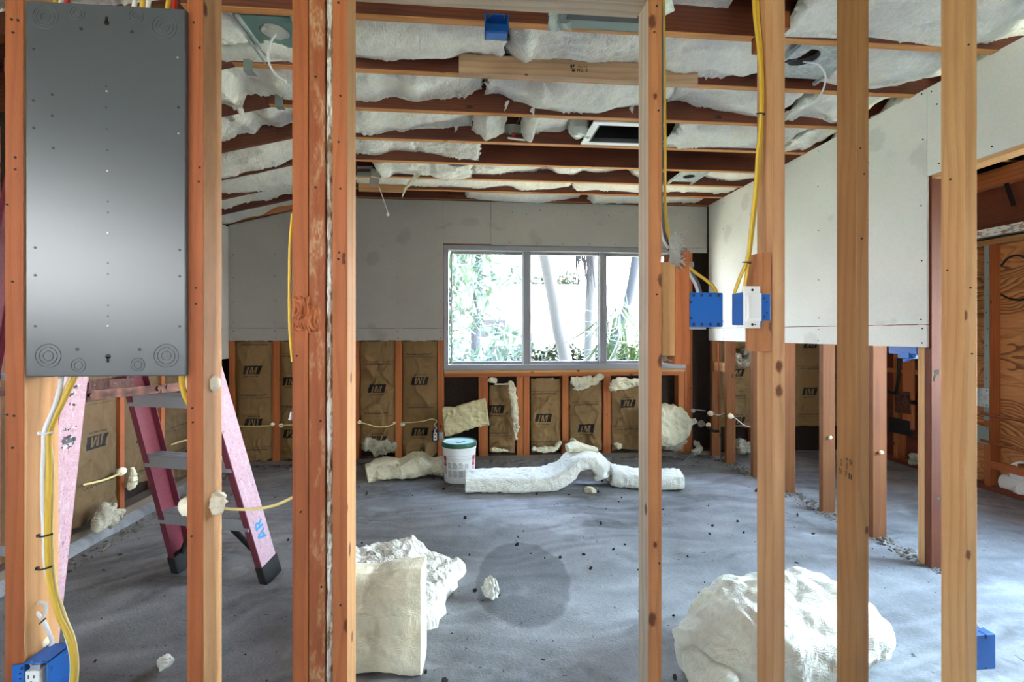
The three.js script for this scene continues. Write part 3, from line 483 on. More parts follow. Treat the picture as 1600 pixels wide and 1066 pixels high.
// drywall sheets
const boards = (name, label, geo, mat = M.boardShaded) => solo(name, geo, mat, label, 'drywall', 'drywall sheets');
const screwSets = [];
function screws(owner, list, dir) { const g = list.map((p) => disc(p, 0.0042, 0.002, dir, 8)); tag(part(owner, 'screw_heads', merge(g), M.screw), null, null, null, 'stuff'); }
function slopedBoard(x0, x1, y0, z) {                       // a sheet whose top follows the roof
  const s = new THREE.Shape(); s.moveTo(x0, y0); s.lineTo(x1, y0); s.lineTo(x1, farTop(x1)); if (x0 < RIDGE && x1 > RIDGE) s.lineTo(RIDGE, farTop(RIDGE)); s.lineTo(x0, farTop(x0)); s.closePath();
  return new THREE.ExtrudeGeometry(s, { depth: 0.0125, bevelEnabled: false }).translate(0, 0, z - 0.0125);
}
{
  const xl = -2.228, xw = -0.26, a = boards('drywall_sheet', 'large shade-darkened drywall sheet left of the window on the far wall', slopedBoard(xl, xw, 1.2845, -DW));
  const L = []; for (const x of [-2.187, -1.815, -1.449, -1.083, -0.689, -0.288]) for (const y of [1.33, 1.53, 1.76, 1.98]) { L.push([x + 0.006 * noise2(x * 70, y * 9, 3), y + 0.02 * noise2(x * 70, y * 5, 6), -DW + 0.0005]); }
  screws(a, L, [0, 0, 1]);
  boards('drywall_sheet', 'narrow shade-darkened drywall sheet above the left end of the window', slopedBoard(xw + 0.002, 0.197, 2.1, -DW));
  const c = boards('drywall_sheet', 'long shade-darkened drywall sheet above the window', slopedBoard(0.201, 2.385, 2.092, -DW));
  const T = []; for (let i = 0; i < 15; i++) { T.push([0.27 + i * 0.137, 2.44 - 0.02 * (i % 3), -DW + 0.0005]); if (i % 2) T.push([0.25 + i * 0.132, 2.115, -DW + 0.0005]); }
  screws(c, T, [0, 0, 1]);
  const st = boards('drywall_strip', 'narrow shade-darkened drywall strip below the large sheet on the far wall', box(xl, xw, 1.166, 1.2805, -DW, -DW - 0.0125, 'x', 0.001));
  screws(st, [-2.187, -1.815, -1.449, -1.083, -0.689, -0.288].flatMap((x) => [[x, 1.255, -DW + 0.0005], [x + 0.004, 1.187, -DW + 0.0005]]), [0, 0, 1]);
  boards('drywall_strip', 'small shade-darkened drywall piece in the right corner beside the window head', box(2.177, 2.385, 2.045, 2.09, -DW, -DW - 0.0125, 'x', 0.001));
}

// the three-part slider
{
  const w = new THREE.Group(); w.name = 'window_1'; w.position.set(0.95, 0.875, -4.66); scene.add(w); tag(w, null, null, null, 'structure');
  const x0 = -0.254, x1 = 2.164, y0 = 0.876, y1 = 2.088, zf = -4.632, zb = -4.75;
  part(w, 'window_frame', merge([box(x0, x1, y1 - 0.05, y1, zf, zb, 'x', 0.004), box(x0, x1, y0, y0 + 0.055, zf, zb, 'x', 0.004), box(x0, x0 + 0.045, y0 + 0.055, y1 - 0.05, zf, zb, 'y', 0.004), box(x1 - 0.045, x1, y0 + 0.055, y1 - 0.05, zf, zb, 'y', 0.004)]), M.vinyl);
  const mull = (a, b, z0, z1) => part(w, 'mullion', box(a, b, y0 + 0.05, y1 - 0.05, z0, z1, 'y', 0.003), M.vinyl);
  mull(0.516, 0.589, -4.655, -4.73); mull(1.284, 1.325, -4.65, -4.7); mull(1.327, 1.362, -4.67, -4.73);
  for (const [a, b, z] of [[-0.19, 0.526, -4.705], [0.583, 1.294, -4.69], [1.352, 2.131, -4.705]]) {
    const s = part(w, 'sash', merge([box(a, b, y1 - 0.078, y1 - 0.048, z + 0.012, z - 0.012, 'x', 0.003), box(a, b, y0 + 0.053, y0 + 0.083, z + 0.012, z - 0.012, 'x', 0.003), box(a, a + 0.018, y0 + 0.08, y1 - 0.075, z + 0.012, z - 0.012, 'y', 0.003), box(b - 0.018, b, y0 + 0.08, y1 - 0.075, z + 0.012, z - 0.012, 'y', 0.003)]), M.vinyl);
    part(s, 'pane', new THREE.PlaneGeometry(b - a - 0.036, y1 - y0 - 0.155).translate((a + b) / 2, (y0 + y1) / 2 + 0.002, z), a < 0 ? M.dustyGlass : M.tintedGlass);
  }
  part(w, 'latch', box(1.3, 1.32, 1.43, 1.5, -4.64, -4.652, 'y', 0.002), M.vinyl);
}
solo('header_beam', box(-0.257, 2.151, 2.093, 2.34, -4.65, -4.735, 'x'), M.orange, 'wood header over the window behind the drywall', 'beam');

// paper-faced batts: a pillowed sheet of kraft paper over a body of wool; local x across, y up, z out of the wall
function kraftBatt(label, group, w, y0, y1, o = {}) {
  const s = boardSeed++ * 3.7, t = thing('kraft_batt', label, 'insulation', [0, 0, 0], group), nu = 44, H = y1 - y0, nv = Math.round(H / 0.013), bulge = o.bulge ?? 0.035, wr = o.wrinkle ?? 1;
  const uo = o.uo ?? 0, vo = o.vo ?? 0;
  const face = grid(nu, nv, (u, v) => {
    const x = (u - 0.5) * w; let y = y0 + v * H;
    const low = Math.exp(-v * H / 0.14), e = Math.pow(Math.abs(2 * u - 1), 4);
    let z = bulge * (1 - e) * (0.75 + 0.25 * noise2(y * 3, s)) ;
    const warp = 0.1 * fbm2(x * 5, y * 5, s, 3);
    const cr = 1 - Math.abs(noise2((x + warp) * 7 + y * 2.4, (y - warp) * 4.5, s + 2)), cr2 = 1 - Math.abs(noise2((x - warp) * 5 - y * 6, y * 3, s + 5)), cr3 = 1 - Math.abs(noise2((x + warp) * 16, (y + warp) * 12, s + 6));
    z += wr * (1 - e * 0.7) * (0.016 * Math.pow(cr, 7) + 0.014 * Math.pow(cr2, 9) + 0.006 * Math.pow(cr3, 5) + 0.012 * fbm2(x * 6, y * 5, s + 7, 4) - 0.008);
    z += wr * low * 0.03 * fbm2(x * 9, y * 22, s + 8, 3);
    if (v < 0.0001) y += 0.018 * noise2(x * 20, s + 9); if (v > 0.9999) y -= 0.012 * Math.abs(noise2(x * 22, s + 10)) + (o.tearTop ? 0.05 * Math.abs(noise2(x * 9, s + 11)) : 0);
    return [x, y, z, x + 0.2 + uo + 0.008 * warp * 8, y + vo];
  });
  part(t, 'paper_facing', face, o.mat ?? M.kraft);
  part(t, 'wool_body', grid(20, 16, (u, v) => {          // closed body of wool behind the paper
    const a = u * Math.PI * 2, q = (k) => Math.sign(k) * Math.pow(Math.abs(k), 0.4); const ends = v < 0.001 || v > 0.999 ? 0.6 : 1;
    const x = q(Math.cos(a)) * (w / 2 - 0.008) * ends, y = mix(y0 + 0.006, y1 - 0.004, v) , z = -0.042 + q(Math.sin(a)) * 0.03 * ends;
    return [x + 0.006 * noise3(x * 30, y * 30, s), y + 0.01 * noise3(x * 24, z * 40, s + 3), z + 0.004 * noise3(x * 40, y * 40, s + 6), x, y];
  }), M.woolWarm);
  return t;
}
function put(o, x, y, z, turn = 0) { o.position.set(x, y, z); o.rotation.y = turn; return o; }
const bayBatt = (a, b, y0, y1, label, o = {}) => put(kraftBatt(label, 'kraft batts of the far wall', b - a - 0.012, y0, y1, o), (a + b) / 2, 0, SF - 0.02 + (o.out ?? 0));
bayBatt(-2.184, -1.847, 0.05, 1.163, 'wrinkled brown kraft batt in the first bay from the left corner of the far wall', { vo: -0.06, bulge: 0.045 });
bayBatt(-1.783, -1.484, 0.05, 1.163, 'brown kraft batt half hidden behind the thick post, in the second bay', { vo: 0.05, uo: 0.04 });
bayBatt(-1.425, -1.113, 0.05, 1.163, 'brown kraft batt fully behind the thick post, in the third bay', { vo: 0.3 });
bayBatt(-1.051, -0.716, 0.12, 1.163, 'crumpled brown kraft batt with torn foot in the bay just right of the thick post', { vo: 0.126, wrinkle: 1.8, bulge: 0.045 });
bayBatt(-0.653, -0.312, 0.06, 1.163, 'brown kraft batt in the bay left of the window, beside the outlet box', { vo: 0.544, bulge: 0.045, wrinkle: 1.3 });
bayBatt(0.181, 0.444, 0.07, 0.74, 'narrow kraft batt under the window left of the close pair of studs', { vo: 0.34, tearTop: 1, uo: 0.06, wrinkle: 1.5 });
bayBatt(0.589, 0.894, 0.07, 0.79, 'creased kraft batt under the middle of the window', { vo: 0.43, wrinkle: 1.9, uo: 0.02 });
bayBatt(0.977, 1.313, 0.07, 0.76, 'kraft batt under the window with wool torn out at its top left', { vo: 0.54, tearTop: 1, wrinkle: 1.5 });
bayBatt(1.404, 1.719, 0.07, 0.74, 'kraft batt under the window beside the tall foreground stud', { vo: -0.19, tearTop: 1, wrinkle: 1.6 });

// left wall: studs, plate, kraft batts, a sheet of drywall in the far corner
const LX = -2.24;
[2.06, 2.47, 2.88, 3.29, 3.70, 4.11, 4.5].forEach((d, i) => solo('wall_stud', box(LX, LX - 0.095, 0.1, under(LX) - 0.02, -d + 0.019, -d - 0.019), i % 2 ? M.red : M.orange, `brown left wall stud, ${['behind the left foreground stud', 'left of the ladder', 'behind the near ladder rail', 'between the ladder legs with a foam dab', 'behind the far ladder rail', 'near the far corner', 'in the far left corner'][i]}`, 'stud', 'left wall studs'));
solo('bottom_plate', box(LX + 0.01, LX - 0.1, 0.055, 0.1, -1, -4.6, 'z'), M.dirt, 'dusty bottom plate along the left wall', 'plate');
solo('concrete_curb', grid(6, 160, (u, v) => { const z = -1 - 3.6 * v, k = u * 4; const p = k < 1 ? [0.055, 0] : k < 2 ? [0.045, 0.035] : k < 3 ? [0.0, 0.055] : [-0.1, 0.054]; const n = 0.02 * fbm2(z * 6, u * 3, 4, 4), q = u > 0.9 ? [-0.11, 0] : p; return [LX + q[0] + n, Math.max(0.001, q[1] + (u > 0.05 ? n * 0.6 : 0)), z, u * 0.2, z]; }), M.slab, 'rough concrete curb along the left wall', 'curb');
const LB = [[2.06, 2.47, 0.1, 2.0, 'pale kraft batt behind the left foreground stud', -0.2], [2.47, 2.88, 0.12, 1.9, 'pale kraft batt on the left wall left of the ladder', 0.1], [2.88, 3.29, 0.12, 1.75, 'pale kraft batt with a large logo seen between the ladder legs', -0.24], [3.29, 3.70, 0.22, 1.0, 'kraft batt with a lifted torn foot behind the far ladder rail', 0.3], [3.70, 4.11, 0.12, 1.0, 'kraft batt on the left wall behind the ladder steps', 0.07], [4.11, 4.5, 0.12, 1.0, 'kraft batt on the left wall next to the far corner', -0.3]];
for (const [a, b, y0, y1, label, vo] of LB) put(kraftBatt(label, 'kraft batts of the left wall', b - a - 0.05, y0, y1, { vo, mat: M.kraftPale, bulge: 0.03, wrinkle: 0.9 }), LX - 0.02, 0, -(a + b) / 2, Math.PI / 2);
boards('drywall_sheet', 'pale drywall sheet on the left wall by the far corner', box(-2.228, -2.2395, 1.0, under(-2.23) - 0.03, -3.5, -4.625, 'y', 0.001), M.board);

// ---------------------------------------------------------------- right partition: open studs below, drywall above, opening nearer the viewer
const RX = 2.4, RS = 2.4125;
const RD = [2.667, 3.075, 3.478, 3.886, 4.31];
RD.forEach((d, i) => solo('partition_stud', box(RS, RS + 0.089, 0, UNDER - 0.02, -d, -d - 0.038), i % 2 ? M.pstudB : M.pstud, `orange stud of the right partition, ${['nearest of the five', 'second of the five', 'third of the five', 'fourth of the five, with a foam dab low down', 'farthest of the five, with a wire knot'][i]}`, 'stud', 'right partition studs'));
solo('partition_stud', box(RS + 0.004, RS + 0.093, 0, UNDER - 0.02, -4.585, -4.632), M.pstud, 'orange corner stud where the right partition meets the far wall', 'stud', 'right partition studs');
solo('jack_stud', box(RS, RS + 0.089, 0, 2.04, -2.341, -2.379), M.firPale, 'pale jack stud at the end of the right partition', 'stud');
solo('king_stud', box(RS, RS + 0.089, 0, UNDER - 0.02, -2.302, -2.34), M.king, 'brown stud closing the end of the right partition drywall', 'stud');
solo('opening_header', box(RS, RS + 0.089, 2.048, 2.075, -0.4, -2.30, 'z'), M.firPale, 'pale wood edge under the header of the right opening', 'beam');
solo('opening_header', box(RS, RS + 0.089, 2.076, 2.30, -0.4, -2.30, 'z'), M.firA, 'header beam over the right opening behind drywall', 'beam');
{
  const a = boards('drywall_sheet', 'large pale drywall sheet on the right partition', box(RX, RX + 0.0122, 1.2855, 2.53, -2.317, -4.629, 'y', 0.001), M.board);
  const L = []; for (const d of [2.33, 2.68, 3.09, 3.5, 3.9, 4.33]) for (const y of [1.33, 1.62, 1.93, 2.25, 2.5]) L.push([RX - 0.0005, y + 0.03 * noise2(d * 9, y * 7, 4), -(d + 0.012 + 0.01 * noise2(d * 5, y * 9, 8))]);
  screws(a, L, [-1, 0, 0]);
  const b = boards('drywall_strip', 'low pale drywall strip along the bottom of the right partition sheet', box(RX, RX + 0.0122, 1.162, 1.2815, -2.317, -4.629, 'z', 0.001), M.board);
  screws(b, [2.33, 2.68, 3.09, 3.5, 3.9, 4.33].flatMap((d) => [[RX - 0.0005, 1.262, -d - 0.01], [RX - 0.0005, 1.185, -d - 0.012]]), [-1, 0, 0]);
  const c = boards('drywall_sheet', 'pale drywall sheet above the right opening', box(RX, RX + 0.0122, 2.066, 2.53, -0.5, -2.314, 'y', 0.001), M.board);
  screws(c, [[RX - 0.0005, 2.11, -2.25], [RX - 0.0005, 2.42, -2.26], [RX - 0.0005, 2.1, -2.0], [RX - 0.0005, 2.11, -1.85], [RX - 0.0005, 2.5, -2.29]], [-1, 0, 0]);
}
solo('blocking', box(RS + 0.02, RS + 0.058, 0.86, 0.95, -4.35, -4.58, 'z'), M.firPale, 'short pink-tinged blocking between two studs at the far end of the right partition', 'block');
// side room beyond: batts on its far wall, plywood outer wall with studs, straps and pipes
[[2.53, 2.87], [2.93, 3.27], [3.33, 3.67], [3.73, 4.04]].forEach(([a, b], i) => put(kraftBatt(`dim kraft batt in the side room, ${['behind the two farthest partition studs', 'seen between the middle partition studs', 'seen behind the wide foreground stud', 'in the side room corner'][i]}`, 'kraft batts of the side room', b - a, 0.28, 2.4, { vo: [0.0, 0.34, 0.2, 0.3][i] }), (a + b) / 2, 0, SF - 0.02));
[2.515, 2.9, 3.3, 3.7, 4.06].forEach((x, i) => solo('wall_stud', box(x - 0.019, x + 0.019, 0, UNDER - 0.02, SF - 0.002, SB), M.redB, `dim stud on the far wall of the side room, ${nth[i]} from its left`, 'stud', 'side room far wall studs'));
solo('plywood_panel', box(4.142, 4.158, 0, 1.93, -2.4, -3.82, 'z', 0.001), M.ply, 'orange plywood sheathing with strong grain on the right outer wall', 'plywood');
solo('plywood_panel', box(4.142, 4.158, 0, 1.93, -3.825, -4.735, 'z', 0.001), M.oldDark, 'dark old sheathing in the far corner of the right outer wall', 'plywood');
[2.57, 2.98, 3.388, 3.8, 4.2].forEach((d, i) => solo('wall_stud', box(4.05, 4.14, 0.04, 1.925, -d, -d - 0.045), i === 2 ? M.red : M.tanOld, `brown stud on the right outer wall, ${['nearest', 'second', 'the one beside the metal strap', 'fourth', 'farthest'][i]}`, 'stud', 'right outer wall studs'));
solo('bottom_plate', box(4.05, 4.14, 0, 0.04, -1.2, -4.73, 'z'), M.oldDark, 'dark bottom plate along the right outer wall', 'plate');
solo('top_plate', box(4.04, 4.14, 1.926, 1.968, -1.2, -4.73, 'z'), M.firA, 'pale lower top plate on the right outer wall', 'plate');
solo('top_plate', box(4.03, 4.14, 1.992, 2.055, -1.2, -4.73, 'z'), M.plaster, 'grey weathered upper plate on the right outer wall', 'plate');
solo('wall_header', box(4.07, 4.14, 2.056, 2.365, -1.2, -4.73, 'z'), M.rafter, 'broad dark stained header with wavy grain on the right outer wall', 'beam');
solo('ledger_beam', box(4.0, 4.14, 2.366, 2.495, -1.2, -4.73, 'z'), M.orange, 'orange ledger beam at the top of the right outer wall', 'beam');
{
  const t = thing('metal_strap', 'long grey galvanized strap down the stud of the right outer wall', 'strap', [4.046, 0.6, -3.415]);
  part(t, 'strap', box(4.044, 4.049, 0.55, 1.93, -3.392, -3.43, 'y', 0.001), M.galvGreen);
  const h = []; for (let y = 0.62; y < 1.9; y += 0.13) h.push(disc([4.0437, y, -3.41 + 0.008 * ((y * 100) % 2)], 0.004, 0.001, [-1, 0, 0], 8)); tag(part(t, 'nail_holes', merge(h), M.black), null, null, null, 'stuff');
}
for (const [y0, y1, lab, m] of [[0.655, 0.80, 'upper pale galvanized nail plate on the right outer wall stud', M.galv], [0.365, 0.50, 'lower blue-grey nail plate on the right outer wall stud', M.galvGreen]]) { const t = thing('nail_plate', lab, 'plate', [4.04, y0, -3.43], 'nail plates on the outer wall'); part(t, 'plate', box(4.036, 4.042, y0, y1, -3.388, -3.52, 'y', 0.001), m); tag(part(t, 'nail_heads', merge([[y0 + 0.015, -3.4], [y1 - 0.015, -3.4], [y0 + 0.015, -3.5], [y1 - 0.015, -3.5]].map(([y, z]) => disc([4.0355, y, z], 0.005, 0.001, [-1, 0, 0], 8))), M.black), null, null, null, 'stuff'); }
{
  const t = thing('black_strap', 'black metal hanger strap on the ledger beam at the upper right', 'strap', [3.99, 2.15, -3.2]);
  part(t, 'strap', bar([4, 2.51, -3.276], [4.05, 2.188, -3.226], 0.03, 0.006, [0, 0, 1]), M.black);
}
solo('copper_pipe', tube([[4.03, 0.60, -3.44], [4.03, 0.595, -3.2], [4.03, 0.58, -2.6], [4.03, 0.575, -2.2]], 0.011), M.copper, 'upper horizontal copper pipe on the right outer wall', 'pipe', 'copper pipes');
solo('copper_pipe', tube([[4.03, 0.39, -3.44], [4.03, 0.375, -3.2], [4.03, 0.32, -2.6], [4.03, 0.3, -2.2]], 0.011), M.copper, 'lower horizontal copper pipe on the right outer wall', 'pipe', 'copper pipes');
solo('wood_brace', box(4.05, 4.09, 0.18, 0.24, -2.0, -3.385, 'z'), M.redB, 'low brown cross brace on the right outer wall', 'block');
solo('black_cable', tube([[4.08, 1.754, -3.337], [4.08, 1.806, -3.293], [4.08, 1.821, -3.233], [4.08, 1.785, -3.159]], 0.008), M.black, 'black cable arching over the plywood at the right edge', 'cable');
solo('black_cable', tube([[4.08, 1.536, -3.337], [4.08, 1.503, -3.284], [4.08, 1.484, -3.216], [4.08, 1.498, -3.151]], 0.008), M.black, 'black cable sagging across the plywood below the white box', 'cable');
{ const t = thing('junction_box', 'small cream junction cover on the plywood at the right edge', 'box', [4.1, 1.526, -3.207]); part(t, 'cover', box(4.09, 4.14, 1.488, 1.564, -3.03, -3.17, 'y', 0.006), M.device); part(t, 'screw', disc([4.089, 1.526, -3.12], 0.006, 0.002, [-1, 0, 0]), M.black); }
// dark plumbing wall in the far part of the outer wall
{
  const t = thing('valve_box', 'tilted grey metal box with a black valve in the dim side room', 'box', [4.03, 0.66, -4.2]);
  part(t, 'body', bar([4.03, 0.488, -4.108], [4.03, 0.69, -4.122], 0.03, 0.16, [1, 0, 0]), M.spreader); part(t, 'valve', merge([disc([4, 0.607, -3.995], 0.02, 0.03, [0, 0, 1]), tube([[4.01, 0.602, -4.03], [4.01, 0.595, -3.955]], 0.008)]), M.black);
  const u = thing('valve_box', 'lower black metal plate in the dim side room', 'box', [4.03, 0.5, -4.2]); part(u, 'plate', bar([4.03, 0.289, -4.148], [4.03, 0.428, -4.148], 0.03, 0.22, [1, 0, 0]), M.rubber);
  solo('blocking', box(4.03, 4.07, 0.856, 0.899, -4.0, -4.3, 'z'), M.tanOld, 'small tan block across the dim side room studs', 'block');
  solo('blocking', box(4.02, 4.05, 0.351, 1.09, -4.02, -4.12, 'y'), M.tanOld, 'upright tan board in the dim side room', 'block');
  solo('drain_pipe', tube([[4, 0.674, -4.247], [4, 0.671, -4.178], [4, 0.88, -4.137], [4, 1, -4.137]], 0.014), M.black, 'black pipe with an elbow in the dim side room', 'pipe');
}
{
  const t = thing('copper_riser', 'thin vertical copper pipe with a black elbow at the far end of the right partition', 'pipe', [2.46, 0.3, -4.45]);
  part(t, 'pipe', tube([[2.41, 1.14, -4.45], [2.41, 0.293, -4.45]], 0.008), M.copper); part(t, 'coupling', merge([disc([2.41, 0.617, -4.45], 0.013, 0.03, [0, 1, 0]), disc([2.41, 0.567, -4.45], 0.011, 0.02, [0, 1, 0])]), M.copper); part(t, 'elbow', tube([[2.41, 0.28, -4.45], [2.365, 0.281, -4.45], [2.291, 0.326, -4.42]], 0.014), M.black);
}
{ // four-gang box in the partition, seen from behind under the drywall edge
  const t = thing('electrical_box', 'blue box back showing under the drywall edge at the right end of the partition', 'electrical box', [2.46, 1.1, -2.47], 'blue electrical boxes');
  part(t, 'body', box(RS + 0.004, RS + 0.075, 1.12, 1.225, -2.39, -2.565, 'z', 0.004), M.blue); part(t, 'bracket', merge([box(RS - 0.001, RS + 0.06, 1.095, 1.13, -2.43, -2.5, 'z', 0.003), bar([RS + 0.02, 1.115, -2.42], [RS + 0.02, 1.085, -2.48], 0.02, 0.02, [1, 0, 0])]), M.blue);
}

// ---------------------------------------------------------------- the stud wall nearest the viewer
const FZ = -1.28, FTOP = 2.48;
function frontStud(label, a, b, depth, mat, skin) {       // skin: a browner layer on the narrow face of a paler board
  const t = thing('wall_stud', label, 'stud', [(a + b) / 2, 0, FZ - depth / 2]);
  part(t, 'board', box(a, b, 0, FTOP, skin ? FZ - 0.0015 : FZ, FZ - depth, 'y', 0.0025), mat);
  if (skin) part(t, 'narrow_face', box(a + 0.0003, b - 0.0008, 0, FTOP, FZ, FZ - 0.002, 'y', 0.0008), skin, { label: 'browner narrow face' });
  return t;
}
const nailGeo = (list) => merge(list.map(([p, d]) => disc(p, 0.0028, 0.003, d, 8)));
const front = (x, y) => [[x, y, FZ + 0.0005], [0, 0, 1]], leftOf = (x, y, z) => [[x - 0.0005, y, z], [-1, 0, 0]];
function dents(t, list) { tag(part(t, 'nail_holes', nailGeo(list), M.ink), null, null, null, 'stuff'); }

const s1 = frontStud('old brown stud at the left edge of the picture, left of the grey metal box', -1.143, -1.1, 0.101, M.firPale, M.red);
dents(s1, [front(-1.127, 2.013), front(-1.113, 2.012), front(-1.124, 1.981), front(-1.119, 1.673), front(-1.119, 1.643), front(-1.137, 1.556), front(-1.125, 1.366), front(-1.137, 1.038), front(-1.122, 1.035), front(-1.125, 0.956)]);
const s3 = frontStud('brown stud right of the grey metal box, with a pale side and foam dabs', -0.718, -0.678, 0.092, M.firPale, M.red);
dents(s3, [front(-0.701, 2.03), front(-0.687, 1.966), front(-0.687, 1.661), front(-0.689, 1.625), front(-0.696, 1.354), front(-0.696, 1.313), front(-0.704, 1.048), front(-0.703, 1.012), front(-0.706, 0.722)]);
const pA = frontStud('reddish brown left stud of the thick post of three', -0.46, -0.419, 0.093, M.red);
const pB = frontStud('scuffed brown middle stud of the thick post of three', -0.418, -0.377, 0.093, M.scuffed);
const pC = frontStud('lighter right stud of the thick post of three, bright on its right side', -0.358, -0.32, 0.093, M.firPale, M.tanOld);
dents(pC, [front(-0.343, 2.102), front(-0.338, 1.859), front(-0.343, 1.738), front(-0.338, 1.616), front(-0.341, 1.449), front(-0.343, 1.432), front(-0.338, 0.528)]);
dents(pB, [front(-0.401, 1.906), front(-0.388, 1.01), front(-0.386, 0.578), front(-0.401, 1.618)]); dents(pA, [front(-0.448, 1.18), front(-0.438, 0.775)]);
{ // old plaster squeezed out of the joint of the post, and the charred, gouged patch
  const x0 = -0.377, x1 = -0.358, w = x1 - x0;
  solo('plaster_seam', grid(10, 420, (u, v) => { const y = 0.01 + 2.46 * v, n = 0.35 * noise2(y * 24, 3) + 0.25 * noise2(y * 70, 5), a = u * Math.PI; const x = x0 + w * (0.46 + (0.4 + 0.12 * n) * -Math.cos(a)); return [x, y, FZ - 0.016 + Math.sin(a) * (0.012 + 0.006 * noise2(y * 40, u * 6, 8) + 0.003 * noise2(y * 160, u * 20, 9)), u * 0.03, y]; }), M.plaster, 'rough line of white plaster squeezed out between the studs of the thick post', 'plaster');
  solo('backing_strip', box(x0 + 0.0005, x1 - 0.0005, 0, FTOP, FZ - 0.03, FZ - 0.09), M.oldDark, 'dark strip of wood deep in the joint of the thick post', 'board');
  const g = grid(70, 150, (u, v) => { const x = mix(-0.46, -0.393, u), y = mix(1.24, 1.335, v); const e = clamp(Math.min(1, Math.min(u, 1 - u) * 9 + 0.4 * noise2(v * 14, 2, 3), Math.min(v, 1 - v - 0.25 * step(0.6, 0.7, u) * (v < 0.4 ? 1 : 0)) * 14 + 0.5 * noise2(u * 12, 5, 6))); const w = x + 0.012 * noise2(y * 30, x * 60, 4), c = fbm2(w * 90, y * 26, 5, 4) + 0.7 * (0.5 - Math.abs(noise2(w * 150, y * 34, 8))); return [x, y, FZ - 0.0012 + e * (0.002 + 0.013 * Math.max(-0.1, c)), x * 2, y * 1.4]; });
  solo('splintered_patch', g, M.tanOld, 'splintered dark patch gouged across the post at mid height', 'wood scar');
}
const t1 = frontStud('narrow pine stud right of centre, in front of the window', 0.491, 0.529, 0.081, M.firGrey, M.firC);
const t2 = frontStud('pine stud with a block and a blue switch box on its left side', 0.852, 0.89, 0.0746, M.firB);
const t3 = frontStud('pine stud with a black grade stamp at knee height', 1.106, 1.145, 0.0741, M.firA);
const t4 = frontStud('pale pine stud nearest the right edge of the picture', 1.447, 1.488, 0.0711, M.firPale);
dents(t1, [front(0.514, 2.144), front(0.507, 2.072), front(0.519, 1.855), front(0.514, 1.346), front(0.521, 0.602)]);
dents(t3, [front(1.118, 1.771), front(1.13, 1.697), front(1.122, 1.511)]);
dents(t4, [front(1.459, 2.087), front(1.47, 1.178), front(1.465, 1.372), leftOf(1.434, 1.70, -1.31), leftOf(1.447, 1.43, -1.33)]);
{
  const xs = 1.106 - 0.0008, stamp = drawn(160, 256, (g, w, h) => { g.clearRect(0, 0, w, h); g.fillStyle = '#15100c'; g.save(); g.translate(80, 128); g.rotate(-Math.PI / 2); g.textAlign = 'center'; g.font = 'bold 40px sans-serif'; g.fillText('107', -62, -32); g.fillText('107', 62, 62); g.font = 'bold 26px sans-serif'; g.fillText('KD-HT', 34, -30); g.fillText('STUD', -66, 14); g.fillText('DOUG FIR', 40, 22); g.fillRect(-112, 28, 66, 9); g.fillRect(-110, 46, 52, 9); g.restore(); });
  const m = new THREE.MeshStandardMaterial({ map: stamp, transparent: true, alphaTest: 0.4, roughness: 0.9 });
  part(t3, 'grade_stamp', new THREE.PlaneGeometry(0.066, 0.072).rotateY(-Math.PI / 2).translate(xs, 0.843, -1.318), m);
}
const hdr = solo('door_header', box(-0.319, 0.49, 2.166, 2.31, -1.28, -1.368, 'x', 0.003), M.header, 'pale grey header board across the opening at the top of the picture', 'beam');
solo('top_plate', box(RIDGE, 4.0, FTOP + 0.001, FTOP + 0.04, FZ, FZ - 0.09, 'x'), M.firA, 'top plate over the nearest stud wall', 'plate');

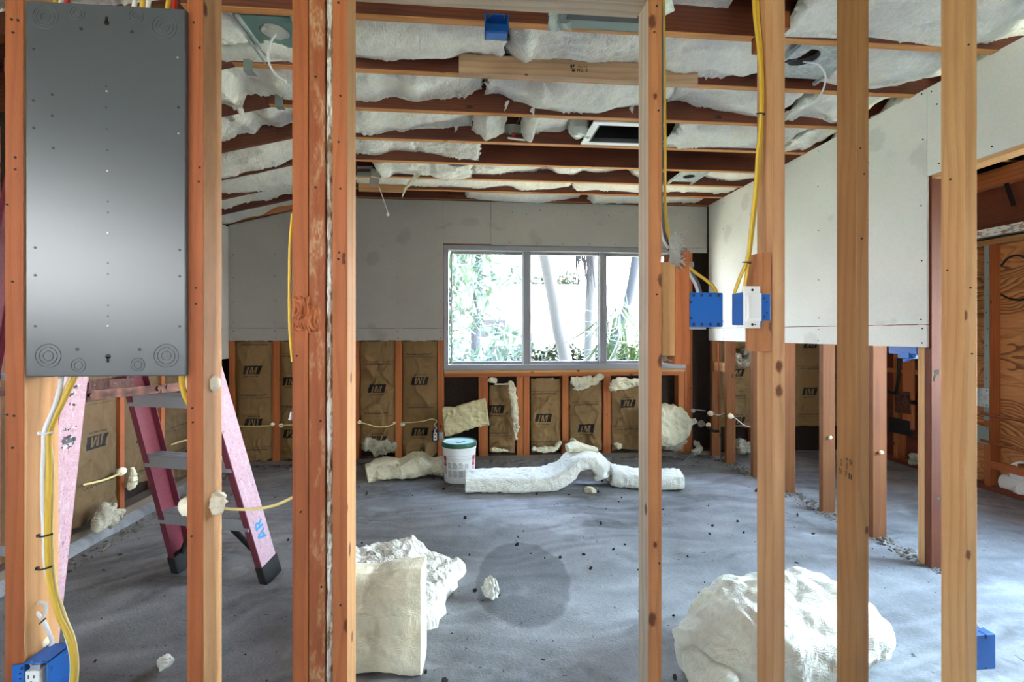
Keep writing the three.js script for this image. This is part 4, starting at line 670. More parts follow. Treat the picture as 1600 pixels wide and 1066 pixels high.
// ---------------------------------------------------------------- grey metal box between the two left studs (its back with knockouts towards us)
{
  const x0 = -1.087, x1 = -0.714, y0 = 1.131, y1 = 2.056, zf = -1.268, zb = -1.362, w = x1 - x0, cx = (x0 + x1) / 2;
  const t = thing('steel_cabinet', 'large flat grey steel electrical box with knockouts between the two left studs', 'electrical box', [cx, y0, (zf + zb) / 2]);
  const rb = new RoundedBoxGeometry(w, y1 - y0, zf - zb, 3, 0.004).translate(cx, (y0 + y1) / 2, (zf + zb) / 2);
  part(t, 'housing', rb, M.panelSteel);
  const K = [[-1.041, 2.017, 0], [-0.968, 2.031, 1], [-0.832, 2.031, 1], [-0.765, 2.008, 0], [-1.035, 1.183, 0], [-0.966, 1.159, 1], [-0.828, 1.16, 1], [-0.761, 1.182, 0]];
  for (const [x, y, kind] of K) {
    const g = []; for (const r of kind ? [0.0165, 0.0095] : [0.029, 0.0205, 0.0115]) g.push(new THREE.TorusGeometry(r, 0.0014, 6, 40).scale(1, 1, 0.8).translate(x, y, zf));
    const k = part(t, 'knockout', merge(g), M.panelSteel);
  }
  const H = [-0.901, 1.852, -1.268, -0.901, 1.8, -1.268, -0.9, 1.746, -1.268, -0.898, 1.693, -1.268, -0.897, 1.566, -1.268, -0.897, 1.539, -1.268, -0.897, 1.413, -1.268, -0.897, 1.386, -1.268, -0.897, 1.308, -1.268, -0.897, 1.281, -1.268, -1.067, 1.936, -1.268, -1.068, 1.81, -1.268, -1.067, 1.743, -1.268, -1.025, 1.826, -1.268, -1.025, 1.774, -1.268, -1.023, 1.695, -1.268, -0.731, 1.807, -1.268, -1.064, 1.449, -1.268, -1.064, 1.381, -1.268, -1.064, 1.256, -1.268, -0.728, 1.448, -1.268, -0.728, 1.382, -1.268, -0.728, 1.256, -1.268, -0.959, 1.992, -1.268, -0.841, 1.991, -1.268, -0.968, 1.199, -1.268, -0.823, 1.198, -1.268];
  const hg = []; for (let i = 0; i < H.length; i += 3) hg.push(disc([H[i], H[i + 1], zf], i < 30 ? 0.0018 : i >= 69 ? 0.0042 : 0.0032, 0.0016, [0, 0, 1], 12));
  for (const [x, y, d] of [[-0.9, 2.01, 1], [-0.897, 1.181, -1]]) { hg.push(disc([x, y, zf], 0.0062, 0.0016, [0, 0, 1], 16)); hg.push(box(x - 0.0032, x + 0.0032, y, y + d * 0.0125, zf - 0.0008, zf + 0.0008, 'y', 0)); hg.push(disc([x, y + d * 0.0125, zf], 0.0032, 0.0016, [0, 0, 1], 12)); }
  part(t, 'mounting_holes', merge(hg), M.black).userData.kind = 'stuff';
  const rv = [-0.9, 1.84, -1.268, -0.898, 1.642, -1.268, -0.897, 1.488, -1.268, -0.897, 1.257, -1.268, -0.733, 1.932, -1.268, -0.731, 1.741, -1.268], rg = [];
  for (let i = 0; i < rv.length; i += 3) rg.push(disc([rv[i], rv[i + 1], zf], 0.0024, 0.002, [0, 0, 1], 10));
  tag(part(t, 'rivets', merge(rg), M.alu), null, null, null, 'stuff');
}
// cables that come out over the top of that box
[[-1.066, M.yellow, 'yellow cable, first from the left above the grey box'], [-1.052, M.whiteCable, 'white cable, second from the left above the grey box'], [-1.038, M.redWire, 'red cable above the grey box'], [-0.876, M.whiteCable, 'white cable above the middle of the grey box'], [-0.857, M.yellow, 'yellow cable above the middle of the grey box'], [-0.842, M.whiteCable, 'white cable right of the yellow one above the grey box'], [-0.794, M.yellow, 'yellow cable near the right end above the grey box'], [-0.778, M.redWire, 'reddish cable at the right end above the grey box']].forEach(([x, m, label], i) => solo('cable', tube([[x, 2.03, -1.31], [x + 0.004, 2.1, -1.325], [x + 0.02 * noise2(i, 3), 2.47, -1.33]], 0.0055), m, label, 'cable', 'cables over the grey box'));

// cables hanging from the box along the left stud
const LC = (pts, r, m, label, group) => solo('cable', tube(pts, r, 60), m, label, 'cable', group);
LC([[-1.052, 1.132, -1.33], [-1.05, 1.092, -1.32], [-1.062, 1.028, -1.31], [-1.068, 0.995, -1.3], [-1.07, 0.95, -1.3], [-1.073, 0.853, -1.3], [-1.07, 0.756, -1.3], [-1.066, 0.659, -1.3], [-1.048, 0.578, -1.3], [-1.018, 0.479, -1.3], [-1.004, 0.413, -1.3], [-1.007, 0.333, -1.3]], 0.0055, M.whiteCable, 'white cable hanging from the grey box down the left stud', 'cables down the left stud');
LC([[-1.018, 1.132, -1.33], [-1.034, 1.088, -1.325], [-1.054, 1.027, -1.315], [-1.062, 0.987, -1.305], [-1.058, 0.917, -1.3], [-1.057, 0.806, -1.295], [-1.058, 0.709, -1.295], [-1.052, 0.613, -1.295], [-1.032, 0.531, -1.295], [-1.006, 0.465, -1.295], [-0.997, 0.408, -1.295], [-1.002, 0.336, -1.295]], 0.0062, M.yellow, 'thick yellow cable hanging from the grey box down the left stud', 'cables down the left stud');
LC([[-1.031, 1.132, -1.335], [-1.044, 1.088, -1.33], [-1.064, 1.027, -1.32], [-1.071, 0.989, -1.312], [-1.059, 0.915, -1.308], [-1.058, 0.802, -1.305], [-1.057, 0.706, -1.303], [-1.048, 0.6, -1.303], [-1.027, 0.523, -1.303], [-1.005, 0.46, -1.303], [-0.997, 0.403, -1.303], [-1, 0.33, -1.303]], 0.0058, M.yellowPale, 'pale yellow cable beside the thick yellow one down the left stud', 'cables down the left stud');
[[-1.061, 0.988, -1.3, 'upper white tie', M.whiteCable], [-1.062, 0.732, -1.298, 'middle black tie', M.tie], [-1.064, 0.65, -1.298, 'lower black tie', M.tie]].forEach(([x, y, z, what, m]) => solo('cable_tie', merge([tube([[x - 0.016, y - 0.002, z + 0.004], [x - 0.006, y - 0.001, z + 0.012], [x + 0.008, y + 0.001, z + 0.011], [x + 0.016, y + 0.002, z + 0.002]], 0.0022), box(x - 0.02, x - 0.014, y - 0.005, y + 0.003, z, z + 0.007, 'x', 0.001)]), m, `${what} round the cables on the left stud`, 'cable tie'));
LC([[-0.76, 1.134, -1.33], [-0.762, 1.104, -1.335], [-0.758, 1.066, -1.345], [-0.751, 1.032, -1.36], [-0.75, 0.995, -1.372]], 0.006, M.yellow, 'yellow cable leaving the grey box behind the right stud');
LC([[-0.75, 1.133, -1.335], [-0.752, 1.104, -1.34], [-0.749, 1.075, -1.35], [-0.749, 1.041, -1.37]], 0.004, M.yellowPale, 'thin pale cable leaving the grey box behind the right stud');
// foam dabs and the cable that crosses the ladder
function blob(p, r, seed, amp = 0.18, freq = 2.2, det = 14) {
  const g = new THREE.IcosahedronGeometry(1, det), q = g.attributes.position, v = new THREE.Vector3();
  for (let i = 0; i < q.count; i++) { v.fromBufferAttribute(q, i); const k = 1 + amp * fbm3(v.x * freq + seed * 7, v.y * freq + 3, v.z * freq + seed, 3) * 1.6; q.setXYZ(i, v.x * r[0] * k, v.y * r[1] * k, v.z * r[2] * k); }
  const m = g; m.computeVertexNormals(); const n = m.attributes.normal; // round normals on unindexed triangles
  for (let i = 0; i < q.count; i++) { v.fromBufferAttribute(q, i).divide(new THREE.Vector3(...r)).normalize().divide(new THREE.Vector3(...r)).normalize(); const o = new THREE.Vector3().fromBufferAttribute(n, i).lerp(v, 0.6).normalize(); n.setXYZ(i, o.x, o.y, o.z); }
  return m.translate(...p);
}
solo('foam_dab', merge([blob([-0.677, 1.107, -1.33], [0.013, 0.022, 0.02], 3), blob([-0.69, 1.102, -1.33], [0.012, 0.009, 0.012], 4)]), M.foam, 'cream foam dab high on the pale side of the stud beside the ladder', 'foam');
solo('foam_dab', merge([blob([-0.675, 0.795, -1.33], [0.03, 0.022, 0.024], 5, 0.3), blob([-0.665, 0.779, -1.325], [0.017, 0.02, 0.015], 6, 0.25), blob([-0.692, 0.797, -1.335], [0.012, 0.018, 0.016], 7)]), M.foam, 'large dripping cream foam dab where a cable leaves the pale stud side', 'foam');
solo('foam_dab', blob([-0.75, 0.778, -1.34], [0.022, 0.024, 0.02], 8, 0.22), M.foam, 'cream foam dab on the left side of the stud right of the grey box', 'foam');
solo('cable', tube([[-0.672, 0.776, -1.33], [-0.633, 0.77, -1.33], [-0.571, 0.769, -1.33], [-0.518, 0.778, -1.33], [-0.475, 0.796, -1.335]], 0.0042, 40), M.yellowPale, 'pale yellow cable sagging from the foam dab across to the thick post', 'cable');
solo('cable', tube([[-0.477, 1.559, -1.33], [-0.481, 1.48, -1.325], [-0.483, 1.36, -1.325], [-0.482, 1.257, -1.325], [-0.477, 1.162, -1.33]], 0.0042, 40), M.yellow, 'yellow cable bowing out along the left edge of the thick post', 'cable');
solo('white_clip', merge([blob([-0.473, 1.019, -1.31], [0.004, 0.011, 0.006], 3), blob([-0.477, 1.011, -1.31], [0.003, 0.003, 0.003], 5)]), M.whiteCable, 'small white chip on the left edge of the thick post', 'clip');

// ---------------------------------------------------------------- outlet box at the lower left corner
{
  const x0 = -1.086, x1 = -1.03, zf = -1.262, zb = -1.335, y1 = 0.434, y0 = y1 - 0.1, c = (x0 + x1) / 2;
  const t = thing('outlet_box', 'blue outlet box with a white receptacle at the lower left corner', 'electrical box', [c, y0, -1.3], 'blue electrical boxes');
  const th = 0.003;
  part(t, 'body', merge([box(x0, x0 + th, y0, y1, zf, zb, 'y', 0), box(x1 - th, x1, y0, y1, zf, zb, 'y', 0), box(x0, x1, y1 - th, y1, zf, zb, 'z', 0), box(x0, x1, y0, y0 + th, zf, zb, 'z', 0), box(x0, x1, y0, y1, zb + th, zb, 'y', 0),
    box(x1, x1 + 0.003, y1 - 0.028, y1 - 0.016, zf - 0.008, zb + 0.008, 'z', 0.001), box(x1, x1 + 0.003, y1 - 0.078, y1 - 0.07, zf - 0.008, zb + 0.008, 'z', 0.001), box(c - 0.002, c + 0.001, y1, y1 + 0.002, zf - 0.004, zb, 'z', 0)]), M.blue);
  part(t, 'bracket', merge([box(-1.123, x0 + 0.001, y0 + 0.01, y1 - 0.012, -1.2745, -1.279, 'y', 0.001)]), M.blue);
  tag(part(t, 'bracket_holes', merge([[30, 1046], [25, 1054], [25, 1063]].map((p, i) => disc([x0 - 0.012 - 0.006 * (i > 0), y1 - 0.02 - i * 0.013, -1.2742], i ? 0.0022 : 0.004, 0.001, [0, 0, 1], 10))), M.black), null, null, null, 'stuff');
  part(t, 'yoke', merge([box(c - 0.012, c + 0.011, y1 - 0.02, y1 - 0.006, zf + 0.001, zf - 0.002, 'y', 0.0005), disc([c - 0.012, y1 - 0.003, zf - 0.003], 0.004, 0.004, [0, 0, 1]), disc([c + 0.008, y1 - 0.003, zf - 0.003], 0.004, 0.004, [0, 0, 1])]), M.alu);
  const rc = part(t, 'receptacle', box(c - 0.019, c + 0.013, y0 + 0.012, y1 - 0.017, zf + 0.006, zf - 0.028, 'y', 0.002), M.device);
  const sx = c - 0.003, sy = y1 - 0.031, sz = zf + 0.0063;
  part(rc, 'slots', merge([box(sx - 0.0095, sx - 0.0072, sy - 0.0045, sy + 0.0045, sz, sz - 0.001, 'y', 0), box(sx + 0.003, sx + 0.0055, sy - 0.0035, sy + 0.0035, sz, sz - 0.001, 'y', 0), disc([sx - 0.002, sy - 0.014, sz - 0.0003], 0.0032, 0.001, [0, 0, 1], 14), box(sx - 0.0095, sx - 0.0072, sy - 0.045, sy - 0.036, sz, sz - 0.001, 'y', 0), box(sx + 0.003, sx + 0.0055, sy - 0.044, sy - 0.037, sz, sz - 0.001, 'y', 0)]), M.black);
  solo('cable', tube([[-1.076, 0.424, -1.335], [-1.077, 0.463, -1.325], [-1.082, 0.497, -1.318], [-1.094, 0.517, -1.316], [-1.106, 0.533, -1.318], [-1.103, 0.547, -1.318], [-1.089, 0.553, -1.316], [-1.078, 0.545, -1.314], [-1.077, 0.528, -1.312], [-1.082, 0.511, -1.311], [-1.075, 0.484, -1.313], [-1.067, 0.457, -1.318], [-1.079, 0.43, -1.328]], 0.0038, 90), M.whiteCable, 'white cable looped and tied above the outlet box', 'cable');
  solo('cable_tie', tube([[-1.089, 0.501, -1.31], [-1.078, 0.51, -1.304], [-1.074, 0.515, -1.31]], 0.002), M.tie, 'black tie round the white loop above the outlet box', 'cable tie');
  solo('foam_dab', blob([-1.105, 0.434, -1.345], [0.015, 0.014, 0.014], 12, 0.12), M.foam, 'cream foam ball behind the white loop above the outlet box', 'foam');
}

// ---------------------------------------------------------------- block, switch and boxes on the right studs
{
  const xr = 0.849, xn = 0.819;
  solo('mounting_block', box(xn, xr, 1.186, 1.468, -1.279, -1.361, 'y', 0.003), M.firC, 'short board block nailed to the left side of the pine stud behind the switch', 'block');
  const x1 = xn - 0.001, x0 = x1 - 0.05, zf = -1.272, zb = -1.345, yb = 1.262, yt = 1.355;
  const t = thing('switch_box', 'blue box with a white switch on the left side of the pine stud', 'electrical box', [(x0 + x1) / 2, yb, -1.3], 'blue electrical boxes');
  part(t, 'body', merge([box(x0, x1, yb, yt, zf, zb, 'y', 0.003), box(x0 - 0.002, x0, yt - 0.02, yt - 0.008, zf - 0.015, zb + 0.01, 'z', 0.001), box(x0 - 0.002, x0, yb + 0.008, yb + 0.02, zf - 0.015, zb + 0.01, 'z', 0.001), box(x1 - 0.001, 0.841, 1.274, 1.348, -1.2725, -1.278, 'y', 0.001)]), M.blue);
  tag(part(t, 'bracket_holes', merge([[0.822, 1.337], [0.83, 1.326], [0.822, 1.285], [0.83, 1.296]].map(([x, y]) => disc([x, y, -1.2723], 0.0028, 0.001, [0, 0, 1], 10))), M.blueDark), null, null, null, 'stuff');
  const sx0 = 0.758, sx1 = 0.807, sy0 = 1.252, sy1 = 1.37;
  const sw = part(t, 'switch', merge([box(sx0, sx1, sy0, sy1, -1.266, -1.270, 'y', 0.001), box(sx0 + 0.004, sx1 - 0.002, sy0 + 0.02, sy1 - 0.02, -1.2575, -1.275, 'y', 0.0015)]), M.device);
  part(sw, 'rocker', box(sx0 + 0.009, sx1 - 0.004, sy0 + 0.028, sy1 - 0.028, -1.255, -1.26, 'y', 0.0008), M.device);
  tag(part(sw, 'screws', merge([...[0, 1, 2, 3, 4].map((i) => disc([sx0 + 0.0035, sy0 + 0.028 + i * 0.0135, -1.269], 0.0028, 0.004, [-0.6, 0, 1], 10)), disc([(sx0 + sx1) / 2 + 0.001, sy0 + 0.011, -1.2655], 0.0036, 0.001, [0, 0, 1]), disc([(sx0 + sx1) / 2 + 0.001, sy1 - 0.011, -1.2655], 0.0036, 0.001, [0, 0, 1]), disc([(sx0 + sx1) / 2 + 0.009, sy0 + 0.011, -1.2655], 0.002, 0.001, [0, 0, 1])]), M.ink), null, null, null, 'stuff');
  const C = (pts, m, label) => solo('cable', tube(pts, 0.0052, 70), m, label, 'cable', 'yellow cables of the switch');
  C([[0.824, 2.299, -1.33], [0.83, 2.178, -1.33], [0.834, 2.057, -1.315], [0.834, 1.94, -1.305], [0.83, 1.864, -1.3], [0.821, 1.754, -1.3], [0.813, 1.643, -1.3], [0.8, 1.533, -1.3], [0.79, 1.451, -1.3], [0.772, 1.402, -1.305], [0.756, 1.354, -1.31]], M.yellow, 'yellow cable down the pine stud to the left end of the switch box');
  C([[0.837, 2.304, -1.335], [0.843, 2.182, -1.335], [0.843, 2.06, -1.32], [0.841, 1.943, -1.31], [0.838, 1.868, -1.308], [0.832, 1.757, -1.308], [0.822, 1.646, -1.308], [0.809, 1.535, -1.306], [0.796, 1.451, -1.304], [0.79, 1.405, -1.306], [0.784, 1.354, -1.31]], M.yellow, 'yellow cable down the pine stud to the right end of the switch box');
  [[0.826, 1.866, -1.296, 'upper black tie on the yellow cables of the switch'], [0.783, 1.44, -1.292, 'lower black tie on the yellow cables at the block']].forEach(([x, y, z, l]) => solo('cable_tie', merge([tube([[x - 0.011, y + 0.001, z - 0.004], [x - 0.004, y, z + 0.004], [x + 0.006, y, z + 0.003], [x + 0.012, y, z - 0.006]], 0.0018), box(x + 0.008, x + 0.013, y - 0.003, y + 0.003, z - 0.004, z + 0.002, 'x', 0.0008)]), M.tie, l, 'cable tie'));
}
{ // two short blocks right of the narrow stud, the big blue box that faces away, and its cables
  const a = 0.538, b = 0.576, c = 0.617, d = 0.645;
  solo('mounting_block', box(a, b, 1.175, 1.44, -1.3, -1.385), M.firPale, 'pale upright block right of the narrow stud in front of the window end', 'block');
  solo('mounting_block', box(b + 0.0005, c, 1.15, 1.471, -1.297, -1.385), M.orange, 'orange upright block beside the pale one, carrying the big blue box', 'block');
  const x0 = c + 0.001, x1 = 0.718, y0 = 1.256, y1 = 1.354;
  const t = thing('electrical_box', 'big square blue box seen from behind, right of the narrow stud', 'electrical box', [(x0 + x1) / 2, y0, -1.34], 'blue electrical boxes');
  part(t, 'body', box(x0, x1, y0, y1, -1.3, -1.385, 'y', 0.004), M.blue);
  const kn = []; for (const u of [0.13, 0.37, 0.62, 0.86]) for (const e of [0, 1]) { const x = mix(x0, x1, u); kn.push(box(x - 0.005, x + 0.003, (e ? y1 - 0.012 : y0 + 0.003), (e ? y1 - 0.003 : y0 + 0.012), -1.2985, -1.31, 'y', 0.001)); }
  for (const v of [0.26, 0.72]) kn.push(disc([x0 + 0.004, mix(y0, y1, v), -1.2995], 0.004, 0.002, [0, 0, 1], 10));
  part(t, 'knockouts', merge(kn), M.blueDark).userData.kind = 'stuff';
  part(t, 'ears', box(x0 - 0.001, x1 - 0.02, y0 - 0.006, y0 + 0.001, -1.36, -1.39, 'x', 0.001), M.device);
  const C = (pts, r, m, label) => solo('cable', tube(pts, r, 60), m, label, 'cable', 'cables of the big blue box');
  C([[0.574, 2.307, -1.4], [0.578, 2.132, -1.4], [0.578, 1.861, -1.4], [0.572, 1.664, -1.39], [0.57, 1.553, -1.37], [0.568, 1.498, -1.33], [0.58, 1.464, -1.31], [0.61, 1.437, -1.312], [0.63, 1.415, -1.32], [0.656, 1.385, -1.33], [0.669, 1.352, -1.335]], 0.0048, M.greyCable, 'dark grey cable curving from the narrow stud down to the big blue box');
  C([[0.572, 1.957, -1.4], [0.566, 1.604, -1.385], [0.562, 1.532, -1.36], [0.566, 1.486, -1.325], [0.58, 1.458, -1.306], [0.608, 1.429, -1.308], [0.629, 1.405, -1.32], [0.651, 1.377, -1.33], [0.661, 1.348, -1.335]], 0.0045, M.whiteCable, 'white cable curving from the narrow stud down to the big blue box');
  C([[0.592, 2.322, -1.42], [0.594, 2.067, -1.42], [0.597, 1.811, -1.42], [0.588, 1.648, -1.4], [0.579, 1.572, -1.37], [0.572, 1.513, -1.33], [0.579, 1.472, -1.306], [0.607, 1.44, -1.306], [0.636, 1.416, -1.315], [0.675, 1.395, -1.325], [0.709, 1.371, -1.335], [0.722, 1.349, -1.34]], 0.0048, M.yellow, 'yellow cable curving from the narrow stud down to the big blue box');
  solo('cable_tie', merge([tube([[0.554, 1.473, -1.3], [0.564, 1.479, -1.295], [0.58, 1.487, -1.305]], 0.0022), box(0.568, 0.575, 1.478, 1.485, -1.288, -1.296, 'x', 0.0008)]), M.tie, 'black tie bundling the cables of the big blue box', 'cable tie');
  // wool tuft caught on the block
  const tf = []; const r = rng(9); for (let i = 0; i < 120; i++) { const an = -1.2 + r() * 2.9, L = 0.008 + r() * 0.022, p = [0.561, 1.468, -1.27]; p[1] += (r() - 0.5) * 0.075; p[0] += (r() - 0.5) * 0.022; p[2] += (r() - 0.5) * 0.014; const q = [p[0] + Math.cos(an) * L * 0.9, p[1] + Math.sin(an) * L, p[2] + (r() - 0.5) * 0.02]; const c2 = new THREE.ConeGeometry(0.0025 + r() * 0.003, L * 1.4, 5).toNonIndexed(); c2.applyQuaternion(new THREE.Quaternion().setFromUnitVectors(new THREE.Vector3(0, 1, 0), v3(q).sub(v3(p)).normalize())).translate((p[0] + q[0]) / 2, (p[1] + q[1]) / 2, (p[2] + q[2]) / 2); tf.push(c2); }
  tf.push(blob([0.561, 1.466, -1.27], [0.014, 0.036, 0.011], 4, 0.3, 3));
  solo('wool_tuft', merge(tf), M.wool, 'spiky white wool tuft caught behind the cables on the orange block', 'insulation');
  solo('wool_tuft', merge([blob([0.628, 1.433, -1.31], [0.006, 0.009, 0.006], 6, 0.4, 3, 8)]), M.wool, 'tiny white wool bit on the edge of the orange block', 'insulation');
  solo('wool_tuft', merge([blob([0.551, 1.167, -1.32], [0.008, 0.008, 0.01], 8, 0.4, 3, 8), tube([[0.549, 1.17, -1.32], [0.572, 1.159, -1.32], [0.604, 1.154, -1.32]], 0.002)]), M.wool, 'white wool bit under the pale block beside the narrow stud', 'insulation');
}
{ // blue box low on the right stud, from behind
  const x0 = 1.489, x1 = 1.585, y0 = 0.221, y1 = 0.327;
  const t = thing('electrical_box', 'blue box seen from behind low on the stud at the right edge', 'electrical box', [(x0 + x1) / 2, y0, -1.35], 'blue electrical boxes');
  part(t, 'body', box(x0, x1, y0, y1, -1.31, -1.375, 'y', 0.003), M.blue); part(t, 'knockouts', merge([[0.2, 1], [0.65, 1], [0.25, 0], [0.65, 0]].map(([u, e]) => box(mix(x0, x1, u) - 0.004, mix(x0, x1, u) + 0.004, e ? y1 - 0.012 : y0 + 0.002, e ? y1 + 0.001 : y0 + 0.008, -1.309, -1.33, 'y', 0.001))), M.blueDark).userData.kind = 'stuff';
  solo('cable', tube([[1.567, 0.335, -1.35], [1.577, 0.315, -1.34], [1.577, 0.301, -1.325]], 0.005), M.whiteCable, 'white cable end entering the low blue box at the right edge', 'cable');
}
solo('wool_tuft', merge([blob([1.431, 1.118, -1.35], [0.006, 0.008, 0.006], 3, 0.4, 3, 8), tube([[1.437, 1.124, -1.35], [1.427, 1.112, -1.35], [1.422, 1.09, -1.35]], 0.0028)]), M.wool, 'curled white scrap on the left edge of the right stud', 'insulation');
solo('wool_tuft', blob([1.432, 0.731, -1.345], [0.004, 0.005, 0.004], 5, 0.4, 3, 8), M.wool, 'white crumb low on the left edge of the right stud', 'insulation');

// ---------------------------------------------------------------- stepladder behind the left studs
{
  const t = thing('stepladder', 'pink fiberglass stepladder with grey steps standing behind the left studs', 'ladder', [-1.45, 0, -2.15]);
  const Lf = v3([-1.515, 0, -2.655]), Rf = v3([-0.985, 0, -2.495]), Lt = v3([-1.665, 2.18, -2.10]), Rt = v3([-1.318, 2.18, -1.99]);   // front feet and top
  const Lr = v3([-1.83, 0, -1.76]), Rr = v3([-1.345, 0, -1.605]);
  const wdir = Rf.clone().sub(Lf).setY(0).normalize(), at = (a, b, y) => a.clone().lerp(b, y / 2.18);
  function rail(a, b, out, web, flange, shift) {        // a channel: broad web on the outside, flanges towards the steps
    const tdir = b.clone().sub(a).normalize(), n = new THREE.Vector3().crossVectors(wdir, tdir).normalize(), o = wdir.clone().multiplyScalar(out), P = (p, i, d) => p.clone().addScaledVector(o, i).addScaledVector(n, d).toArray();
    const s = 0.003;
    return merge([bar(P(a, 0, shift), P(b, 0, shift), s, web, wdir.toArray(), 0.001), bar(P(a, -flange / 2, shift + web / 2), P(b, -flange / 2, shift + web / 2), flange, s, wdir.toArray(), 0.001), bar(P(a, -flange / 2, shift - web / 2), P(b, -flange / 2, shift - web / 2), flange, s, wdir.toArray(), 0.001)]);
  }
  const f0 = 0.035;
  part(t, 'rail', rail(at(Lf, Lt, f0), Lt, -1, 0.1, 0.034, 0), M.fibreglass); const rc = part(t, 'rail', rail(at(Rf, Rt, f0), Rt, 1, 0.1, 0.034, 0), M.fibreglass);
  for (const [a, b, o, w] of [[Lf, Lt, -1, 0.098], [Rf, Rt, 1, 0.098], [Lr, Lt.clone().add(new THREE.Vector3(0, 0, 0.12)), -1, 0.073], [Rr, Rt.clone().add(new THREE.Vector3(0, 0, 0.12)), 1, 0.073]]) part(t, 'faded_face', bar(at(a, b, f0).addScaledVector(wdir, 0.0022 * o).toArray(), b.clone().addScaledVector(wdir, 0.0022 * o).toArray(), 0.0016, w, wdir.toArray(), 0.0005), M.fibreglassFaded, { label: 'sun-faded scuffed outer face' });
  part(t, 'rear_rail', rail(at(Lr, Lt, f0), Lt.clone().add(new THREE.Vector3(0, 0, 0.12)), -1, 0.075, 0.03, 0), M.fibreglass); part(t, 'rear_rail', rail(at(Rr, Rt, f0), Rt.clone().add(new THREE.Vector3(0, 0, 0.12)), 1, 0.075, 0.03, 0), M.fibreglass);
  for (const y of [0.34, 0.645, 0.95, 1.255, 1.56, 1.865]) {
    const a = at(Lf, Lt, y).addScaledVector(wdir, 0.004), b = at(Rf, Rt, y).addScaledVector(wdir, -0.004), n = new THREE.Vector3().crossVectors(wdir, new THREE.Vector3(0, 1, 0)).normalize();
    const q = (p, dz, dy) => p.clone().addScaledVector(n, dz).add(new THREE.Vector3(0, dy, 0)).toArray(), W = wdir.toArray(), N = n.toArray();
    const g = [bar(q(a, 0, 0), q(b, 0, 0), 0.088, 0.006, N, 0.001), bar(q(a, 0.042, -0.026), q(b, 0.042, -0.026), 0.004, 0.054, N, 0.001), bar(q(a, -0.042, -0.02), q(b, -0.042, -0.02), 0.004, 0.04, N, 0.001)];
    for (let i = 0; i < 5; i++) g.push(bar(q(a, -0.032 + i * 0.016, 0.004), q(b, -0.032 + i * 0.016, 0.004), 0.005, 0.003, N, 0));
    part(t, 'step', merge(g), M.alu);
  }
  for (const y of [0.5, 1.08, 1.6]) part(t, 'rear_brace', bar(at(Lr, Lt, y).add(new THREE.Vector3(0, 0, 0.01)).toArray(), at(Rr, Rt, y).add(new THREE.Vector3(0, 0, 0.01)).toArray(), 0.03, 0.012, [0, 1, 0]), M.alu);
  part(t, 'top_cap', box(-1.68, -1.30, 2.175, 2.24, -1.87, -2.16, 'x', 0.012), M.fibreglass);
  for (const [a, b, c, d] of [[Rr, Rt, Rf, Rt], [Lr, Lt, Lf, Lt]]) {                 // folding spreader bars between the rear and front rails
    const p = at(a, b, 1.02), q = at(c, d, 1.02).clone(), m = p.clone().lerp(q, 0.5); m.y -= 0.005;
    part(t, 'spreader', merge([bar(p.toArray(), m.toArray(), 0.004, 0.034, wdir.toArray(), 0.001), bar(m.clone().addScaledVector(wdir, 0.006).toArray(), q.toArray(), 0.004, 0.034, wdir.toArray(), 0.001), ...[0.02, 0.48, 0.55, 0.97].map((k) => disc(p.clone().lerp(q, k).addScaledVector(wdir, 0.006).toArray(), 0.009, 0.012, wdir.toArray()))]), M.spreader);
  }
  const plate = at(Lr, Lt, 1.05), plate2 = at(Rr, Rt, 1.05);
  part(t, 'rear_plate', merge([bar(plate2.toArray(), plate2.clone().lerp(at(Lf, Lt, 1.0), 0.98).toArray(), 0.05, 0.006, [0, 1, 0], 0.001), ...[0.1, 0.5, 0.9].map((k) => disc(plate2.clone().lerp(at(Lf, Lt, 1.0), k).add(new THREE.Vector3(0, 0.005, 0.006)).toArray(), 0.008, 0.008, [0, 0, 1]))]), M.spreader);
  for (const [p, b, web] of [[Lf, Lt, 0.108], [Rf, Rt, 0.108], [Lr, Lt, 0.085], [Rr, Rt, 0.085]]) {
    const o = p === Lf || p === Lr ? -1 : 1, hi = at(p, b, 0.105), c = p.clone().addScaledVector(wdir, -0.014 * o), d = hi.clone().addScaledVector(wdir, -0.014 * o);
    const ft = part(t, 'foot', bar([c.x, 0.002, c.z], d.toArray(), 0.044, web + 0.006, wdir.toArray(), 0.006), M.rubber);
  }
  for (const [p, b, o] of [[Lf, Lt, -1], [Rf, Rt, 1]]) {                               // curved black braces from the lowest step to the feet
    const i = p.clone().lerp(b, 0.04).addScaledVector(wdir, -0.02 * o), m = p.clone().lerp(b, 0.085).addScaledVector(wdir, -0.09 * o), e = at(p, b, 0.32).addScaledVector(wdir, -0.2 * o);
    part(t, 'foot_brace', tube([i.toArray(), m.toArray(), e.toArray()], 0.014, 24), M.rubber);
  }
  { // torn warning sticker and black marks on the near rear rail
    const tp = Rt.clone().add(new THREE.Vector3(0, 0, 0.12)), td = tp.clone().sub(Rr).normalize(), nn = new THREE.Vector3().crossVectors(wdir, td).normalize(), q = rng(12);
    const tx2 = drawn(96, 384, (g, w, h) => { g.clearRect(0, 0, w, h); for (const [cy, n, s] of [[26, 5, 16], [70, 4, 14], [120, 3, 9], [240, 16, 5], [290, 14, 16], [318, 10, 10]]) for (let i = 0; i < n; i++) { g.fillStyle = ['#1a1d26', '#2c3440', '#d9dde2', '#4a5058'][Math.floor(q() * 4)]; g.beginPath(); g.ellipse(w * (0.2 + 0.6 * q()), cy + (q() - 0.5) * 26, s * (0.3 + 0.6 * q()), s * (0.2 + 0.5 * q()), q() * 3, 0, 7); g.fill(); } });
